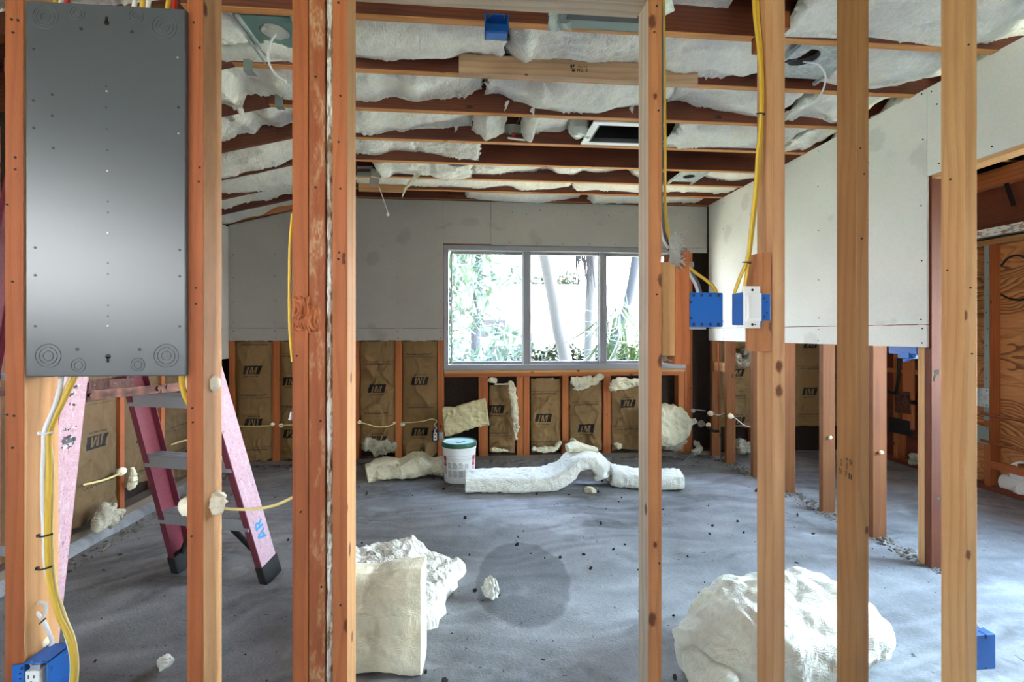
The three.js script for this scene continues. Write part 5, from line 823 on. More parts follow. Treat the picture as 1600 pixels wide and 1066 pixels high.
    part(t, 'sticker', new THREE.PlaneGeometry(0.066, 0.26).applyMatrix4(new THREE.Matrix4().makeBasis(nn.clone().negate(), td, wdir).setPosition(at(Rr, tp, 0.95).addScaledVector(wdir, 0.0036))), new THREE.MeshStandardMaterial({ map: tx2, transparent: true, alphaTest: 0.4, roughness: 0.5, side: THREE.DoubleSide }), { label: 'torn black and grey sticker remains' });
  }
  // blue letters on the outer face of the right rail
  const tx = drawn(128, 256, (g, w, h) => { g.clearRect(0, 0, w, h); g.fillStyle = '#2f86c8'; g.save(); g.translate(w / 2, h / 2); g.rotate(-Math.PI / 2); g.font = 'bold 128px sans-serif'; g.textAlign = 'center'; g.textBaseline = 'middle'; g.scale(1, 0.82); g.fillText('AR', 0, 4); g.restore(); });
  const tdir = Rt.clone().sub(Rf).normalize(), n = new THREE.Vector3().crossVectors(wdir, tdir).normalize(), P0 = at(Rf, Rt, 0.275).addScaledVector(wdir, 0.0036);
  const pl = new THREE.PlaneGeometry(0.085, 0.17).applyMatrix4(new THREE.Matrix4().makeBasis(n.clone().negate(), tdir, wdir).setPosition(P0));
  part(rc, 'lettering', pl, new THREE.MeshStandardMaterial({ map: tx, transparent: true, alphaTest: 0.4, roughness: 0.7, side: THREE.DoubleSide }));
}

// ---------------------------------------------------------------- pail
{
  const c = [-0.093, 0, -4.049], h = 0.325, t = thing('pail', 'white plastic pail with a green-rimmed lid and a red warning label', 'pail', c);
  const lathe = (pts, seg = 64) => new THREE.LatheGeometry(pts.map((p) => new THREE.Vector2(...p)), seg);
  const label = drawn(1024, 512, (g, w, hh) => {
    g.fillStyle = '#e9ecec'; g.fillRect(0, 0, w, hh);
    const X = (a) => w * a, r = rng(4);
    g.fillStyle = '#d4ddd8'; g.fillRect(0, 92, w, 12); g.fillRect(0, 130, w, 18); g.fillStyle = '#c9d6cf'; g.fillRect(0, 160, w, 8);
    for (let k = 0; k < 3; k++) {
      const ox = X(k / 3);
      g.fillStyle = '#b02a34'; g.fillRect(ox + 6, 108, 50, 66); g.fillRect(ox + 8, 180, 46, 80); g.fillStyle = '#e8dcdc'; g.beginPath(); g.arc(ox + 31, 206, 15, 0, 7); g.fill(); g.fillStyle = '#7a1520'; g.beginPath(); g.arc(ox + 31, 208, 9, 0, 7); g.fill();
      g.fillStyle = '#b02a34'; for (let i = 0; i < 8; i++) g.fillRect(ox + 10, 274 + i * 14, 40 + (i % 3) * 3, 7);
      g.fillStyle = '#9aa0a2'; for (let b = 0; b < 4; b++) for (let i = 0; i < 9; i++) g.fillRect(ox + 74 + b * 60, 216 + i * 8, 36 + r() * 16, 4.5); 
      for (let b = 0; b < 4; b++) for (let i = 0; i < 13; i++) g.fillRect(ox + 74 + b * 60, 312 + i * 8, 34 + r() * 20, 4.5);
      g.fillStyle = '#3b4248'; for (let b = 0; b < 3; b++) { g.fillRect(ox + 74 + b * 60, 200, 30, 9); }
    }
  });
  const b = lathe([[0.001, 0.004], [0.122, 0.0], [0.126, 0.003], [0.1405, h - 0.055], [0.1435, h - 0.053], [0.1435, h - 0.047], [0.141, h - 0.045], [0.142, h - 0.03]]);
  const body = part(t, 'body', b.translate(...c), new THREE.MeshStandardMaterial({ map: label, roughness: 0.4 }));
  { // v runs with height, u round the pail
    const p = body.geometry.attributes.position, uv = body.geometry.attributes.uv; for (let i = 0; i < p.count; i++) uv.setXY(i, uv.getX(i) + 0.19, clamp(p.getY(i) / (h - 0.045), 0, 1));
  }
  const lidC = plain(0xb9d8cf, 0.45), rimC = plain(0x16593f, 0.45);
  part(t, 'lid', lathe([[0.001, h - 0.008], [0.12, h - 0.008], [0.126, h - 0.004], [0.132, h - 0.001]]).translate(...c), lidC);
  part(t, 'lid_rim', lathe([[0.130, h - 0.004], [0.133, h + 0.004], [0.139, h + 0.004], [0.146, h - 0.002], [0.149, h - 0.02], [0.149, h - 0.032], [0.1455, h - 0.034], [0.144, h - 0.03]]).translate(...c), rimC);
  part(t, 'lid_smear', merge([tube([[c[0] - 0.03, h - 0.006, c[2] + 0.02], [c[0], h - 0.006, c[2] + 0.035], [c[0] + 0.05, h - 0.006, c[2] - 0.01]], 0.003), tube([[c[0] - 0.01, h - 0.004, c[2] + 0.04], [c[0] - 0.015, h + 0.004, c[2] + 0.06]], 0.003)]), rimC);
}

// ---------------------------------------------------------------- glass wool lying about on the slab
// a bat or wad swept along stations [x, y centre, z, width, thickness]; superelliptic section, matted surface
function wad(st, o = {}) {
  const s = boardSeed++ * 5.1, n = st.length - 1, nu = o.nu ?? 72, nv = o.nv ?? Math.max(40, n * 18), sq = o.square ?? 0.5, amp = o.amp ?? 0.02, amp2 = o.amp2 ?? 0.012, f2 = o.f2 ?? 22;
  const mid = st[n >> 1], W0 = (o.round ? 1 : 1) * mid[3] / 2, H0 = mid[4] / 2, Q = (k) => Math.sign(k) * Math.pow(Math.abs(k), sq), arc = [0]; let px = W0, py = 0;
  for (let i = 1; i <= 400; i++) { const a = (i / 400) * Math.PI * 2, x = W0 * Q(Math.cos(a)), y = H0 * Q(Math.sin(a)); arc.push(arc[i - 1] + Math.hypot(x - px, y - py)); px = x; py = y; }
  const girth = arc[400], angle = (u) => { const t = u * girth; let i = 1; while (i < 400 && arc[i] < t) i++; return ((i - 1 + (t - arc[i - 1]) / (arc[i] - arc[i - 1] || 1)) / 400) * Math.PI * 2; };     // even spacing round the section
  const C = new THREE.CatmullRomCurve3(st.map((k) => new THREE.Vector3(k[0], k[1], k[2])), false, 'centripetal');
  const val = (v, i) => { const f = v * n, a = Math.min(n - 1, Math.floor(f)); return mix(st[a][i], st[a + 1][i], fade(f - a)); };
  const up = new THREE.Vector3(0, 1, 0), q = (k) => Math.sign(k) * Math.pow(Math.abs(k), sq);
  const g = grid(nu, nv, (u, v) => {
    const vv = clamp((v - 0.02) / 0.96), p = C.getPoint(vv), T = C.getTangent(vv), W = new THREE.Vector3().crossVectors(T, up).normalize(), N = new THREE.Vector3().crossVectors(W, T).normalize();
    const e = v < 0.02 ? v / 0.02 : v > 0.98 ? (1 - v) / 0.02 : 1, sc = o.round ? Math.pow(Math.sin(Math.PI * clamp(0.04 + v * 0.92)), 0.45) * (e < 1 ? Math.sqrt(e) : 1) : Math.pow(e, 0.25), a = angle(u);
    const w = val(vv, 3) / 2 * sc, h = val(vv, 4) / 2 * sc, cx = q(Math.cos(a)), cy = q(Math.sin(a));
    const P = p.clone().addScaledVector(W, cx * w).addScaledVector(N, cy * h);
    const d = amp * fbm3(P.x * (o.f ?? 6) + s, P.y * (o.f ?? 6), P.z * (o.f ?? 6), 4) * 1.6 + amp2 * (0.4 - Math.abs(noise3(P.x * f2 + s + 3 * fbm3(P.x * 5, P.y * 5, P.z * 5 + s, 2), P.y * f2, P.z * f2))) + (o.fuzz ?? 0.004) * noise3(P.x * f2 * 1.8, P.y * f2 * 1.8, P.z * f2 * 1.8 + s);
    const dir = W.clone().multiplyScalar(cx).addScaledVector(N, cy).normalize();
    P.addScaledVector(dir, d);
    return [P.x, Math.max(o.floor ?? 0.002, P.y), P.z, u * girth, vv * C.getLength()];
  });
  // soften the seam where the section closes
  const nm = g.attributes.normal; for (let j = 0; j <= nv; j++) { const a = j * (nu + 1), b = a + nu, m = new THREE.Vector3().fromBufferAttribute(nm, a).add(new THREE.Vector3().fromBufferAttribute(nm, b)).normalize(); nm.setXYZ(a, m.x, m.y, m.z); nm.setXYZ(b, m.x, m.y, m.z); }
  return g;
}
const fluff = (label, geo, mat = M.wool) => solo('insulation_batt', geo, mat, label, 'insulation');
fluff('long white wool batt lying below the window with a hump near its right end', wad([[-0.04, 0.066, -3.80, 0.30, 0.125], [0.2, 0.065, -3.80, 0.32, 0.125], [0.45, 0.065, -3.80, 0.32, 0.125], [0.62, 0.07, -3.80, 0.32, 0.125], [0.74, 0.11, -3.81, 0.32, 0.125], [0.86, 0.195, -3.82, 0.31, 0.125], [0.98, 0.205, -3.82, 0.30, 0.12], [1.07, 0.14, -3.80, 0.29, 0.115], [1.09, 0.085, -3.79, 0.27, 0.11]], { square: 0.42, amp: 0.014, nv: 150 }));
fluff('loose torn white layer lying on the hump of the long batt', wad([[0.80, 0.275, -3.9, 0.16, 0.05], [0.92, 0.285, -3.9, 0.18, 0.05], [1.04, 0.26, -3.89, 0.17, 0.05]], { amp: 0.02, floor: 0.2 }), M.woolWarm);
fluff('short white wool batt continuing to the right of the humped batt', wad([[1.13, 0.085, -3.80, 0.24, 0.13], [1.24, 0.075, -3.79, 0.26, 0.12], [1.4, 0.062, -3.76, 0.27, 0.115], [1.56, 0.065, -3.73, 0.27, 0.12], [1.69, 0.066, -3.70, 0.26, 0.12]], { square: 0.45, amp: 0.014 }));
fluff('lumpy cream wool batt on the slab left of the pail', wad([[-0.877, 0.061, -4.12, 0.2, 0.11], [-0.736, 0.09, -4.16, 0.3, 0.15], [-0.577, 0.075, -4.18, 0.3, 0.14], [-0.442, 0.099, -4.2, 0.3, 0.19], [-0.332, 0.058, -4.2, 0.28, 0.14], [-0.227, 0.038, -4.2, 0.24, 0.12]].map((k) => [k[0], k[4] / 2 + 0.004, k[2], k[3], k[4]]), { amp: 0.04, amp2: 0.02 }), M.woolWarm);
fluff('square cream wool piece tilted against the far wall above the pail', wad([[-0.241, 0.411, -4.45, 0.30, 0.10], [-0.135, 0.423, -4.44, 0.31, 0.11], [0.001, 0.47, -4.43, 0.30, 0.11], [0.161, 0.493, -4.42, 0.28, 0.10]].map((k, i) => [k[0], k[1] - 0.005, k[2] - 0.05, 0.11, 0.25]), { square: 0.4, amp: 0.022, amp2: 0.02, floor: 0.1 }), M.woolYellow);
fluff('cream wool wad stuffed low in the far wall right of the window', wad([[1.781, 0.344, -4.5, 0.2, 0.34], [1.929, 0.347, -4.5, 0.22, 0.34], [2.069, 0.355, -4.48, 0.2, 0.28], [2.154, 0.368, -4.47, 0.1, 0.06], [2.193, 0.374, -4.47, 0.05, 0.04]], { square: 0.6, amp: 0.045, amp2: 0.025, floor: 0.1 }), M.woolWarm);
fluff('ragged grey wool hanging under the cream wad right of the window', wad([[1.896, 0.166, -4.56, 0.08, 0.10], [1.983, 0.154, -4.55, 0.06, 0.12], [2.075, 0.164, -4.55, 0.06, 0.13], [2.127, 0.151, -4.55, 0.03, 0.05]], { amp: 0.05, amp2: 0.03 }), M.woolDusty);
// near, lower centre
fluff('big cream wool batt standing on edge beside the thick post', wad([[-0.585, 0.19, -1.80, 0.14, 0.372], [-0.5, 0.19, -1.80, 0.14, 0.376], [-0.36, 0.19, -1.80, 0.14, 0.372], [-0.25, 0.195, -1.795, 0.15, 0.385], [-0.172, 0.195, -1.79, 0.14, 0.39]], { square: 0.3, amp: 0.016, amp2: 0.002, f: 5, fuzz: 0.002, nv: 150, nu: 150 }), M.woolCream);
fluff('white wool batt lying flat behind the standing one, with a ragged corner', (() => {
  const s = 77, poly = [[-0.564, -2.556], [-0.463, -2.616], [-0.023, -2.488], [-0.069, -2.268], [-0.116, -2.048], [-0.212, -2.013], [-0.464, -2.035]];
  const A = [-0.574, -2.459], B = [-0.441, -1.931], Cc = [-0.12, -2.018], D = [-0.013, -2.487], E = [-0.421, -2.571];
  return grid(110, 110, (u, v) => {
    // u from left to right, v from the far edge to the near edge, then folded under
    const t = clamp(v / 0.86), k = fade(t), xl = mix(A[0] - 0.1, B[0] - 0.12, t), zl = mix(A[1], B[1] + 0.05, t), bow = Math.sin(Math.PI * t) * -0.03, xr = mix(D[0], Cc[0], t) + bow + 0.018 * noise2(t * 9, 4), zr = mix(D[1] , Cc[1], t);
    let x = mix(xl, xr, u), z = mix(zl, zr, u) - 0.12 * Math.sin(Math.PI * u) * (1 - t);
    const edge = Math.min(1, (1 - u) / 0.06, Math.min(t, 1) / 0.05 + 0.0, (1 - t) / 0.05 + (v >= 0.86 ? -9 : 0));
    let h = mix(0.135, 0.085, step(0.5, 1, u)) * (0.85 + 0.35 * fbm2(x * 5, z * 5, s, 4)) + 0.05 * step(0.25, 0.6, 1 - Math.abs(u - 0.35) * 2) * (1 - t);
    h += 0.02 * (0.4 - Math.abs(noise2(x * 20 + 2 * fbm2(x * 6, z * 6, 5, 2), z * 20, s + 3))) + 0.004 * noise2(x * 90, z * 90, s + 4);
    const y = Math.max(0.003, h * Math.pow(clamp(edge, 0, 1), 0.35));
    return [x, v > 0.86 ? mix(0.003, y, 0) : y, z, x, z];
  });
})());
fluff('small white wool tuft alone on the slab', wad([[0.06, 0, -2.213], [0.093, 0, -2.232], [0.126, 0, -2.24]].map((k, i) => [k[0], 0.04, k[2], [0.05, 0.085, 0.06][i], [0.05, 0.08, 0.06][i]]), { amp: 0.03, amp2: 0.016, fuzz: 0.004, round: 1, square: 0.9, f: 18, f2: 55, nv: 70, nu: 90 }));
fluff('tiny white wool tuft on the slab at the lower left', wad([[-1.15, 0, -1.864], [-1.133, 0, -1.876], [-1.1, 0, -1.866]].map((k, i) => [k[0], 0.022, k[2], [0.03, 0.05, 0.035][i], [0.03, 0.045, 0.03][i]]), { amp: 0.02, amp2: 0.012, fuzz: 0.003, round: 1, square: 0.9, f: 26, f2: 80, nv: 60 }));
fluff('torn wool scrap by the long batt', wad([[0.897, 0, -3.661], [0.925, 0, -3.628], [0.957, 0, -3.596]].map((k, i) => [k[0], 0.016, k[2], 0.04, 0.035]), { amp: 0.016, amp2: 0.01, fuzz: 0.003, round: 1, f: 24, f2: 70, nv: 40 }), M.woolWarm);
// lower right mound behind the pine studs
fluff('large mound of white wool behind the two pine studs at the lower right', wad([[0.79, 0.085, -1.60, 0.24, 0.165], [0.865, 0.10, -1.63, 0.32, 0.195], [0.95, 0.135, -1.66, 0.38, 0.275], [1.03, 0.145, -1.67, 0.4, 0.285], [1.12, 0.14, -1.68, 0.4, 0.275], [1.22, 0.142, -1.69, 0.4, 0.28], [1.33, 0.135, -1.71, 0.38, 0.265], [1.43, 0.1, -1.74, 0.34, 0.195], [1.52, 0.075, -1.77, 0.26, 0.145], [1.60, 0.06, -1.79, 0.15, 0.115]], { square: 0.7, amp: 0.05, amp2: 0.007, f: 5, f2: 24, fuzz: 0.004, nv: 180, nu: 130 }), M.woolSmooth);
fluff('rounded white wool lobe at the left end of the mound at the lower right', wad([[0.755, 0.05, -1.50, 0.16, 0.12], [0.80, 0.075, -1.52, 0.2, 0.155], [0.86, 0.07, -1.55, 0.2, 0.14]], { amp: 0.02, amp2: 0.005, round: 1, nv: 70 }), M.woolSmooth);
fluff('ragged white wool tip on the right end of the mound at the lower right', wad([[1.5, 0.15, -1.83, 0.08, 0.06], [1.56, 0.145, -1.83, 0.1, 0.08], [1.6, 0.125, -1.82, 0.07, 0.05]], { amp: 0.03, amp2: 0.02, round: 1, floor: 0.05 }));
// scraps in the stud bays
const scrap = (label, pts, r, mat = M.woolWarm) => {          // a torn strip through the given places, thick and thin
  const q = rng(boardSeed * 31), a = pts[0], b = pts[pts.length - 1], st = [[a[0] - r * 0.8, a[1] - r * 0.2, a[2]], ...pts, [b[0] + r * 0.5, b[1] - r * 0.5, b[2]]].map((p, i, l) => { const k = i === 0 || i === l.length - 1 ? 0.35 : 0.7 + 0.8 * q(); return [p[0], p[1], p[2], r * 1.3 * k, r * 1.5 * k]; });
  return fluff(label, wad(st, { amp: r * 0.75, amp2: r * 0.45, fuzz: 0.006, f: 16, nv: 26 * st.length, nu: 48, floor: 0.004 }), mat);
};
scrap('wool scraps at the foot of the left wall beside the ladder', [[-2.132, 0.179, -3], [-2.132, 0.206, -3.05], [-2.152, 0.151, -2.95], [-2.096, 0.144, -3.05]], 0.045, M.woolDusty);
scrap('torn wool at the foot of the bay right of the thick post', [[-0.854, 0.139, -4.5], [-0.778, 0.173, -4.5], [-0.95, 0.208, -4.52], [-0.729, 0.156, -4.52]], 0.05, M.woolDusty);
scrap('wool tuft at the top left of the narrow bay under the window', [[0.185, 0.785, -4.58], [0.234, 0.772, -4.58]], 0.03);
scrap('strip of wool hanging down the right edge of the narrow bay under the window', [[0.381, 0.748, -4.57], [0.412, 0.636, -4.57], [0.432, 0.499, -4.58], [0.438, 0.351, -4.58], [0.444, 0.227, -4.58]], 0.026);
scrap('wool scraps at the foot of the narrow bay under the window', [[0.214, 0.128, -4.55], [0.288, 0.12, -4.55], [0.35, 0.111, -4.56]], 0.028);
scrap('wool scraps at the foot of the middle bay under the window', [[0.608, 0.12, -4.55], [0.708, 0.111, -4.55], [0.807, 0.115, -4.55], [0.861, 0.159, -4.57]], 0.026);
scrap('wool flap torn over the top of the batt with a flipped logo under the window', [[0.996, 0.763, -4.55], [1.071, 0.78, -4.55], [1.162, 0.791, -4.56], [1.017, 0.705, -4.56], [1.254, 0.789, -4.57]], 0.036);
scrap('wool scraps at the foot of the bay right of centre under the window', [[0.991, 0.184, -4.56], [1.046, 0.141, -4.55], [1.134, 0.115, -4.55]], 0.034);
scrap('wool flap along the top of the bay beside the tall foreground stud', [[1.389, 0.74, -4.55], [1.453, 0.765, -4.55], [1.546, 0.769, -4.56], [1.627, 0.749, -4.57], [1.379, 0.695, -4.56]], 0.034);
scrap('wool scrap at the foot of the bay beside the tall foreground stud', [[1.43, 0.15, -4.56], [1.456, 0.124, -4.56]], 0.034);
scrap('wool wad behind the farthest partition studs', [[2.65, 0.971, -4.56], [2.731, 0.919, -4.56], [2.783, 1.008, -4.58], [2.729, 1.06, -4.58]], 0.05, M.woolDusty);
scrap('wool scraps at the foot of the far right corner', [[2.247, 0.129, -4.58], [2.279, 0.097, -4.55], [2.195, 0.067, -4.5]], 0.03, M.woolDusty);
scrap('wool scraps on the slab behind the farthest partition studs', [[2.648, 0.133, -4.5], [2.665, 0.1, -4.45], [2.748, 0.112, -4.5]], 0.05, M.woolDusty);
scrap('white wool bits on the left wall stud between the ladder legs', [[-2.19, 0.346, -3.3], [-2.182, 0.242, -3.3]], 0.02, M.woolWarm);
scrap('pale scrap at the foot of the dim side room wall', [[3.98, 0.102, -3.95]], 0.045, M.woolDusty);

// ---------------------------------------------------------------- wires and outlets along the walls
const wire = (label, pts, r = 0.0045, m = M.whiteCable) => solo('cable', tube(pts, r, 40), m, label, 'cable', 'thin cables in the walls');
const dab = (label, p, r, m = M.foam) => solo('foam_dab', blob(p, [r, r * 0.95, r], boardSeed++, 0.25, 2.5, 8), m, label, 'foam', 'foam dabs in the walls');
wire('thin pale cable across the first bay of the far wall', [[-2.126, 0.386, -4.56], [-1.953, 0.385, -4.55], [-1.821, 0.379, -4.6]], 0.005, M.yellowPale);
wire('thin pale cable from the first far stud towards the thick post', [[-1.764, 0.378, -4.6], [-1.618, 0.389, -4.56], [-1.47, 0.379, -4.6]], 0.005, M.yellowPale);
wire('thin pale cable sagging across the bay right of the thick post', [[-1.039, 0.4, -4.58], [-0.957, 0.386, -4.55], [-0.873, 0.363, -4.54], [-0.793, 0.359, -4.55], [-0.706, 0.378, -4.6]], 0.005, M.yellowPale);
wire('thin pale cable across the bay left of the window', [[-0.641, 0.383, -4.6], [-0.54, 0.395, -4.56], [-0.438, 0.407, -4.55], [-0.356, 0.421, -4.57], [-0.316, 0.396, -4.6]], 0.005, M.yellowPale);
dab('foam dab on the left face of the first far stud', [-1.835, 0.387, -4.62], 0.018); dab('foam dab on the right face of the first far stud', [-1.76, 0.374, -4.62], 0.02); dab('foam dab beside the thick post on the far wall', [-1.038, 0.396, -4.6], 0.018); dab('foam dab on the third full far stud', [-0.643, 0.367, -4.62], 0.022); dab('foam dab left of the third full far stud', [-0.721, 0.381, -4.62], 0.014);
wire('white cable from the window stud to the far corner stud', [[2.224, 0.471, -4.6], [2.259, 0.472, -4.55], [2.34, 0.459, -4.58]]);
wire('white cable from the corner stud to the next partition stud', [[2.365, 0.453, -4.5], [2.387, 0.442, -4.42], [2.413, 0.472, -4.35]]);
wire('white cable drooping from the partition stud with the knot', [[2.467, 0.453, -4.31], [2.482, 0.428, -4.25], [2.485, 0.399, -4.15], [2.466, 0.406, -4]]);
dab('foam dab on the far corner stud', [2.388, 0.435, -4.57], 0.026); dab('low foam dab on the far corner stud', [2.368, 0.32, -4.57], 0.024); dab('foam dab with a white wire on the partition stud', [2.442, 0.455, -4.3], 0.026); dab('wool and foam lump in the dark gap at the far corner', [2.285, 0.338, -4.55], 0.034, M.woolDusty); dab('white dab at the edge of the window stud', [2.233, 0.454, -4.62], 0.02, M.wool);
dab('cream foam dab low on the second nearest partition stud', [2.46, 0.52, -3.07], 0.013);
dab('cream foam dab low on the nearest partition stud', [2.46, 0.521, -2.66], 0.012);
wire('yellow cable on the left wall between the ladder legs', [[-2.183, 0.378, -2.9], [-2.153, 0.372, -3], [-2.185, 0.357, -3.18]], 0.006, M.yellowPale);
dab('foam ball on the left wall stud between the ladder legs', [-2.184, 0.367, -3.2], 0.026);
wire('thin pale cable behind the ladder on the left wall', [[-2.212, 0.408, -3.75], [-2.177, 0.419, -3.8], [-2.169, 0.411, -3.9]], 0.005, M.yellowPale);
{
  const t = thing('outlet_box', 'small dark outlet box with a cream receptacle on the stud left of the window', 'electrical box', [-0.334, 0.25, -4.6], 'blue electrical boxes');
  const x = -0.331, y = 0.25;
  part(t, 'body', box(x - 0.034, x + 0.03, y - 0.05, y + 0.05, -4.6, -4.66, 'y', 0.003), M.blueDark); part(t, 'receptacle', box(x - 0.018, x + 0.014, y - 0.036, y + 0.036, -4.59, -4.61, 'y', 0.002), M.foam);
  part(t, 'bracket', box(x + 0.031, x + 0.07, y - 0.03, y + 0.03, -4.628, -4.642, 'y', 0.002), M.galv);
  part(t, 'slots', merge([-1, 1].map((k) => disc([x - 0.002, y + k * 0.018, -4.5895], 0.007, 0.001, [0, 0, 1]))), M.ink);
  solo('cable', tube([[-0.316, 0.39, -4.6], [-0.339, 0.362, -4.59], [-0.321, 0.332, -4.585], [-0.339, 0.307, -4.59], [-0.327, 0.281, -4.595]], 0.005, 30), M.whiteCable, 'twisted white wire above the small outlet box left of the window', 'cable');
}
// ---------------------------------------------------------------- fittings in the roof
{ // round ceiling box with wires and a white plate
  const t = thing('ceiling_box', 'round metal ceiling box with red wires and a white plate hanging', 'electrical box', [0.267, 2.535, -3.05]);
  part(t, 'body', new THREE.CylinderGeometry(0.052, 0.052, 0.045, 24, 1, true).rotateX(0.25).translate(0.265, 2.513, -2.98), new THREE.MeshStandardMaterial({ color: 0x6f726c, roughness: 0.5, metalness: 0.6, side: THREE.DoubleSide })); part(t, 'back', new THREE.CylinderGeometry(0.052, 0.052, 0.004, 24).rotateX(0.25).translate(0.265, 2.537, -2.98), M.galv);
  part(t, 'plate', (() => { const g = new THREE.CylinderGeometry(0.052, 0.054, 0.008, 28).toNonIndexed(); g.rotateX(0.45).rotateZ(-0.1); return g.translate(0.285, 2.457, -2.98); })(), M.white);
  part(t, 'red_wires', merge([tube([[0.258, 2.525, -3], [0.268, 2.497, -2.97], [0.264, 2.473, -2.97], [0.276, 2.469, -2.97]], 0.0045), tube([[0.267, 2.53, -3], [0.276, 2.497, -2.97], [0.272, 2.473, -2.97]], 0.005)]), M.redWire); part(t, 'white_wires', tube([[0.25, 2.533, -3], [0.236, 2.5, -2.97], [0.248, 2.484, -2.97], [0.26, 2.497, -2.97]], 0.0035), M.whiteCable); part(t, 'hanger', tube([[0.287, 2.551, -3], [0.301, 2.571, -2.98], [0.301, 2.555, -2.9]], 0.004), M.black);
}
{ // air register
  const t = thing('air_register', 'white rectangular air vent frame open to a dark duct between two rafters', 'vent', [0.903, 2.496, -3]);
  const x0 = 0.748, x1 = 1.201, z0 = -2.845, z1 = -3.198, y = 2.522, f = 0.045;
  part(t, 'frame', merge([box(x0, x1, y, y + 0.012, z0, z0 - f, 'x', 0.004), box(x0, x1, y, y + 0.012, z1 + f, z1, 'x', 0.004), box(x0, x0 + f, y, y + 0.012, z0 - f, z1 + f, 'z', 0.004), box(x1 - f, x1, y, y + 0.012, z0 - f, z1 + f, 'z', 0.004)]), M.white);
  part(t, 'inner_lip', merge([box(x0 + f, x1 - f, y + 0.003, y + 0.03, z0 - f, z0 - f - 0.01, 'x', 0.001), box(x0 + f, x1 - f, y + 0.003, y + 0.03, z1 + f + 0.01, z1 + f, 'x', 0.001), box(x0 + f, x0 + f + 0.01, y + 0.003, y + 0.03, z0 - f, z1 + f, 'z', 0.001), box(x1 - f - 0.01, x1 - f, y + 0.003, y + 0.03, z0 - f, z1 + f, 'z', 0.001)]), M.gasket);
  part(t, 'duct', merge([box(x0 + 0.03, x0 + 0.04, y + 0.012, y + 0.16, z0 - 0.03, z1 + 0.03, 'z', 0), box(x1 - 0.04, x1 - 0.03, y + 0.012, y + 0.16, z0 - 0.03, z1 + 0.03, 'z', 0), box(x0 + 0.04, x1 - 0.04, y + 0.012, y + 0.16, z0 - 0.03, z0 - 0.04, 'x', 0), box(x0 + 0.04, x1 - 0.04, y + 0.012, y + 0.16, z1 + 0.04, z1 + 0.03, 'x', 0), box(x0 + 0.03, x1 - 0.03, y + 0.15, y + 0.162, z0 - 0.03, z1 + 0.03, 'x', 0)]), M.black);
  part(t, 'plastic_wrap', wad([[x0 + 0.03, y + 0.1, z1 + 0.06, 0.09, 0.16], [x0 - 0.02, y + 0.09, z1 + 0.1, 0.16, 0.17], [x0 - 0.05, y + 0.1, z1 + 0.2, 0.12, 0.15]], { amp: 0.03, amp2: 0.03, round: 1, floor: 0 }), new THREE.MeshPhysicalMaterial({ color: 0xc9ccc0, roughness: 0.25, clearcoat: 0.6 }));
}
function canLight(label, x, z, hw, hz, y, hole, mat, filled) {    // recessed-light pan hung between rafters: plate with a round hole, hanger rails, cable
  const t = thing('light_housing', label, 'light housing', [x, y, z]);
  const s = new THREE.Shape(); s.moveTo(-hw, -hz); s.lineTo(hw, -hz); s.lineTo(hw, hz); s.lineTo(-hw, hz); s.closePath(); const h = new THREE.Path(); h.absellipse(hole[1], hole[2], hole[0], hole[0], 0, Math.PI * 2, true); s.holes.push(h);
  part(t, 'pan', new THREE.ExtrudeGeometry(s, { depth: 0.003, bevelEnabled: false, curveSegments: 28 }).rotateX(Math.PI / 2).translate(x, y, z), mat);
  part(t, 'collar', new THREE.CylinderGeometry(hole[0] + 0.002, hole[0] + 0.002, 0.03, 28, 1, true).translate(x + hole[1], y + 0.014, z + hole[2]), filled ? mat : M.gasket);
  for (const k of [-1, 1]) part(t, 'hanger_rail', merge([box(x + k * (hw - 0.01), x + k * (hw - 0.026), y - 0.012, y + 0.006, z - hz - 0.06, z + hz + 0.02, 'z', 0.002), box(x + k * (hw - 0.005), x + k * (hw - 0.035), y - 0.014, y + 0.03, z - hz - 0.062, z - hz - 0.058, 'x', 0.001)]), M.galv);
  return t;
}
{
  const t = canLight('green-grey light pan with wool showing in its round hole at the upper left', -0.85, -2.175, 0.13, 0.11, 2.56, [0.062, -0.005, 0.0], M.panGreen, true);
  part(t, 'wool_plug', blob([-0.855, 2.57, -2.175], [0.061, 0.02, 0.061], 5, 0.2, 3), M.wool);
  part(t, 'box_lid', box(-0.735, -0.72, 2.535, 2.6, -2.06, -2.28, 'z', 0.002), M.galv);
  solo('cable', tube([[-0.846, 2.546, -2.17], [-0.859, 2.505, -2.15], [-0.866, 2.46, -2.14], [-0.866, 2.41, -2.14], [-0.843, 2.362, -2.15], [-0.809, 2.338, -2.16]], 0.005, 40), M.whiteCable, 'white cable hanging from the left light pan', 'cable');
  solo('cable_end', blob([-0.804, 2.335, -2.16], [0.007, 0.009, 0.007], 3, 0.1), M.white, 'white connector at the end of the left hanging cable', 'connector');
  solo('light_strip', bar([-0.985, 2.55, -2.2], [-0.975, 2.525, -2.376], 0.01, 0.006, [1, 0, 0]), M.galv, 'thin metal hanger bar left of the left light pan', 'strip');
  solo('insulation_batt', wad([[-1.14, 2.6, -2.03, 0.2, 0.08], [-1.12, 2.59, -2.14, 0.24, 0.09], [-1.09, 2.575, -2.26, 0.22, 0.09]], { amp: 0.03, floor: 2.4 }), M.wool, 'white wool folded down left of the left light pan', 'insulation');
}
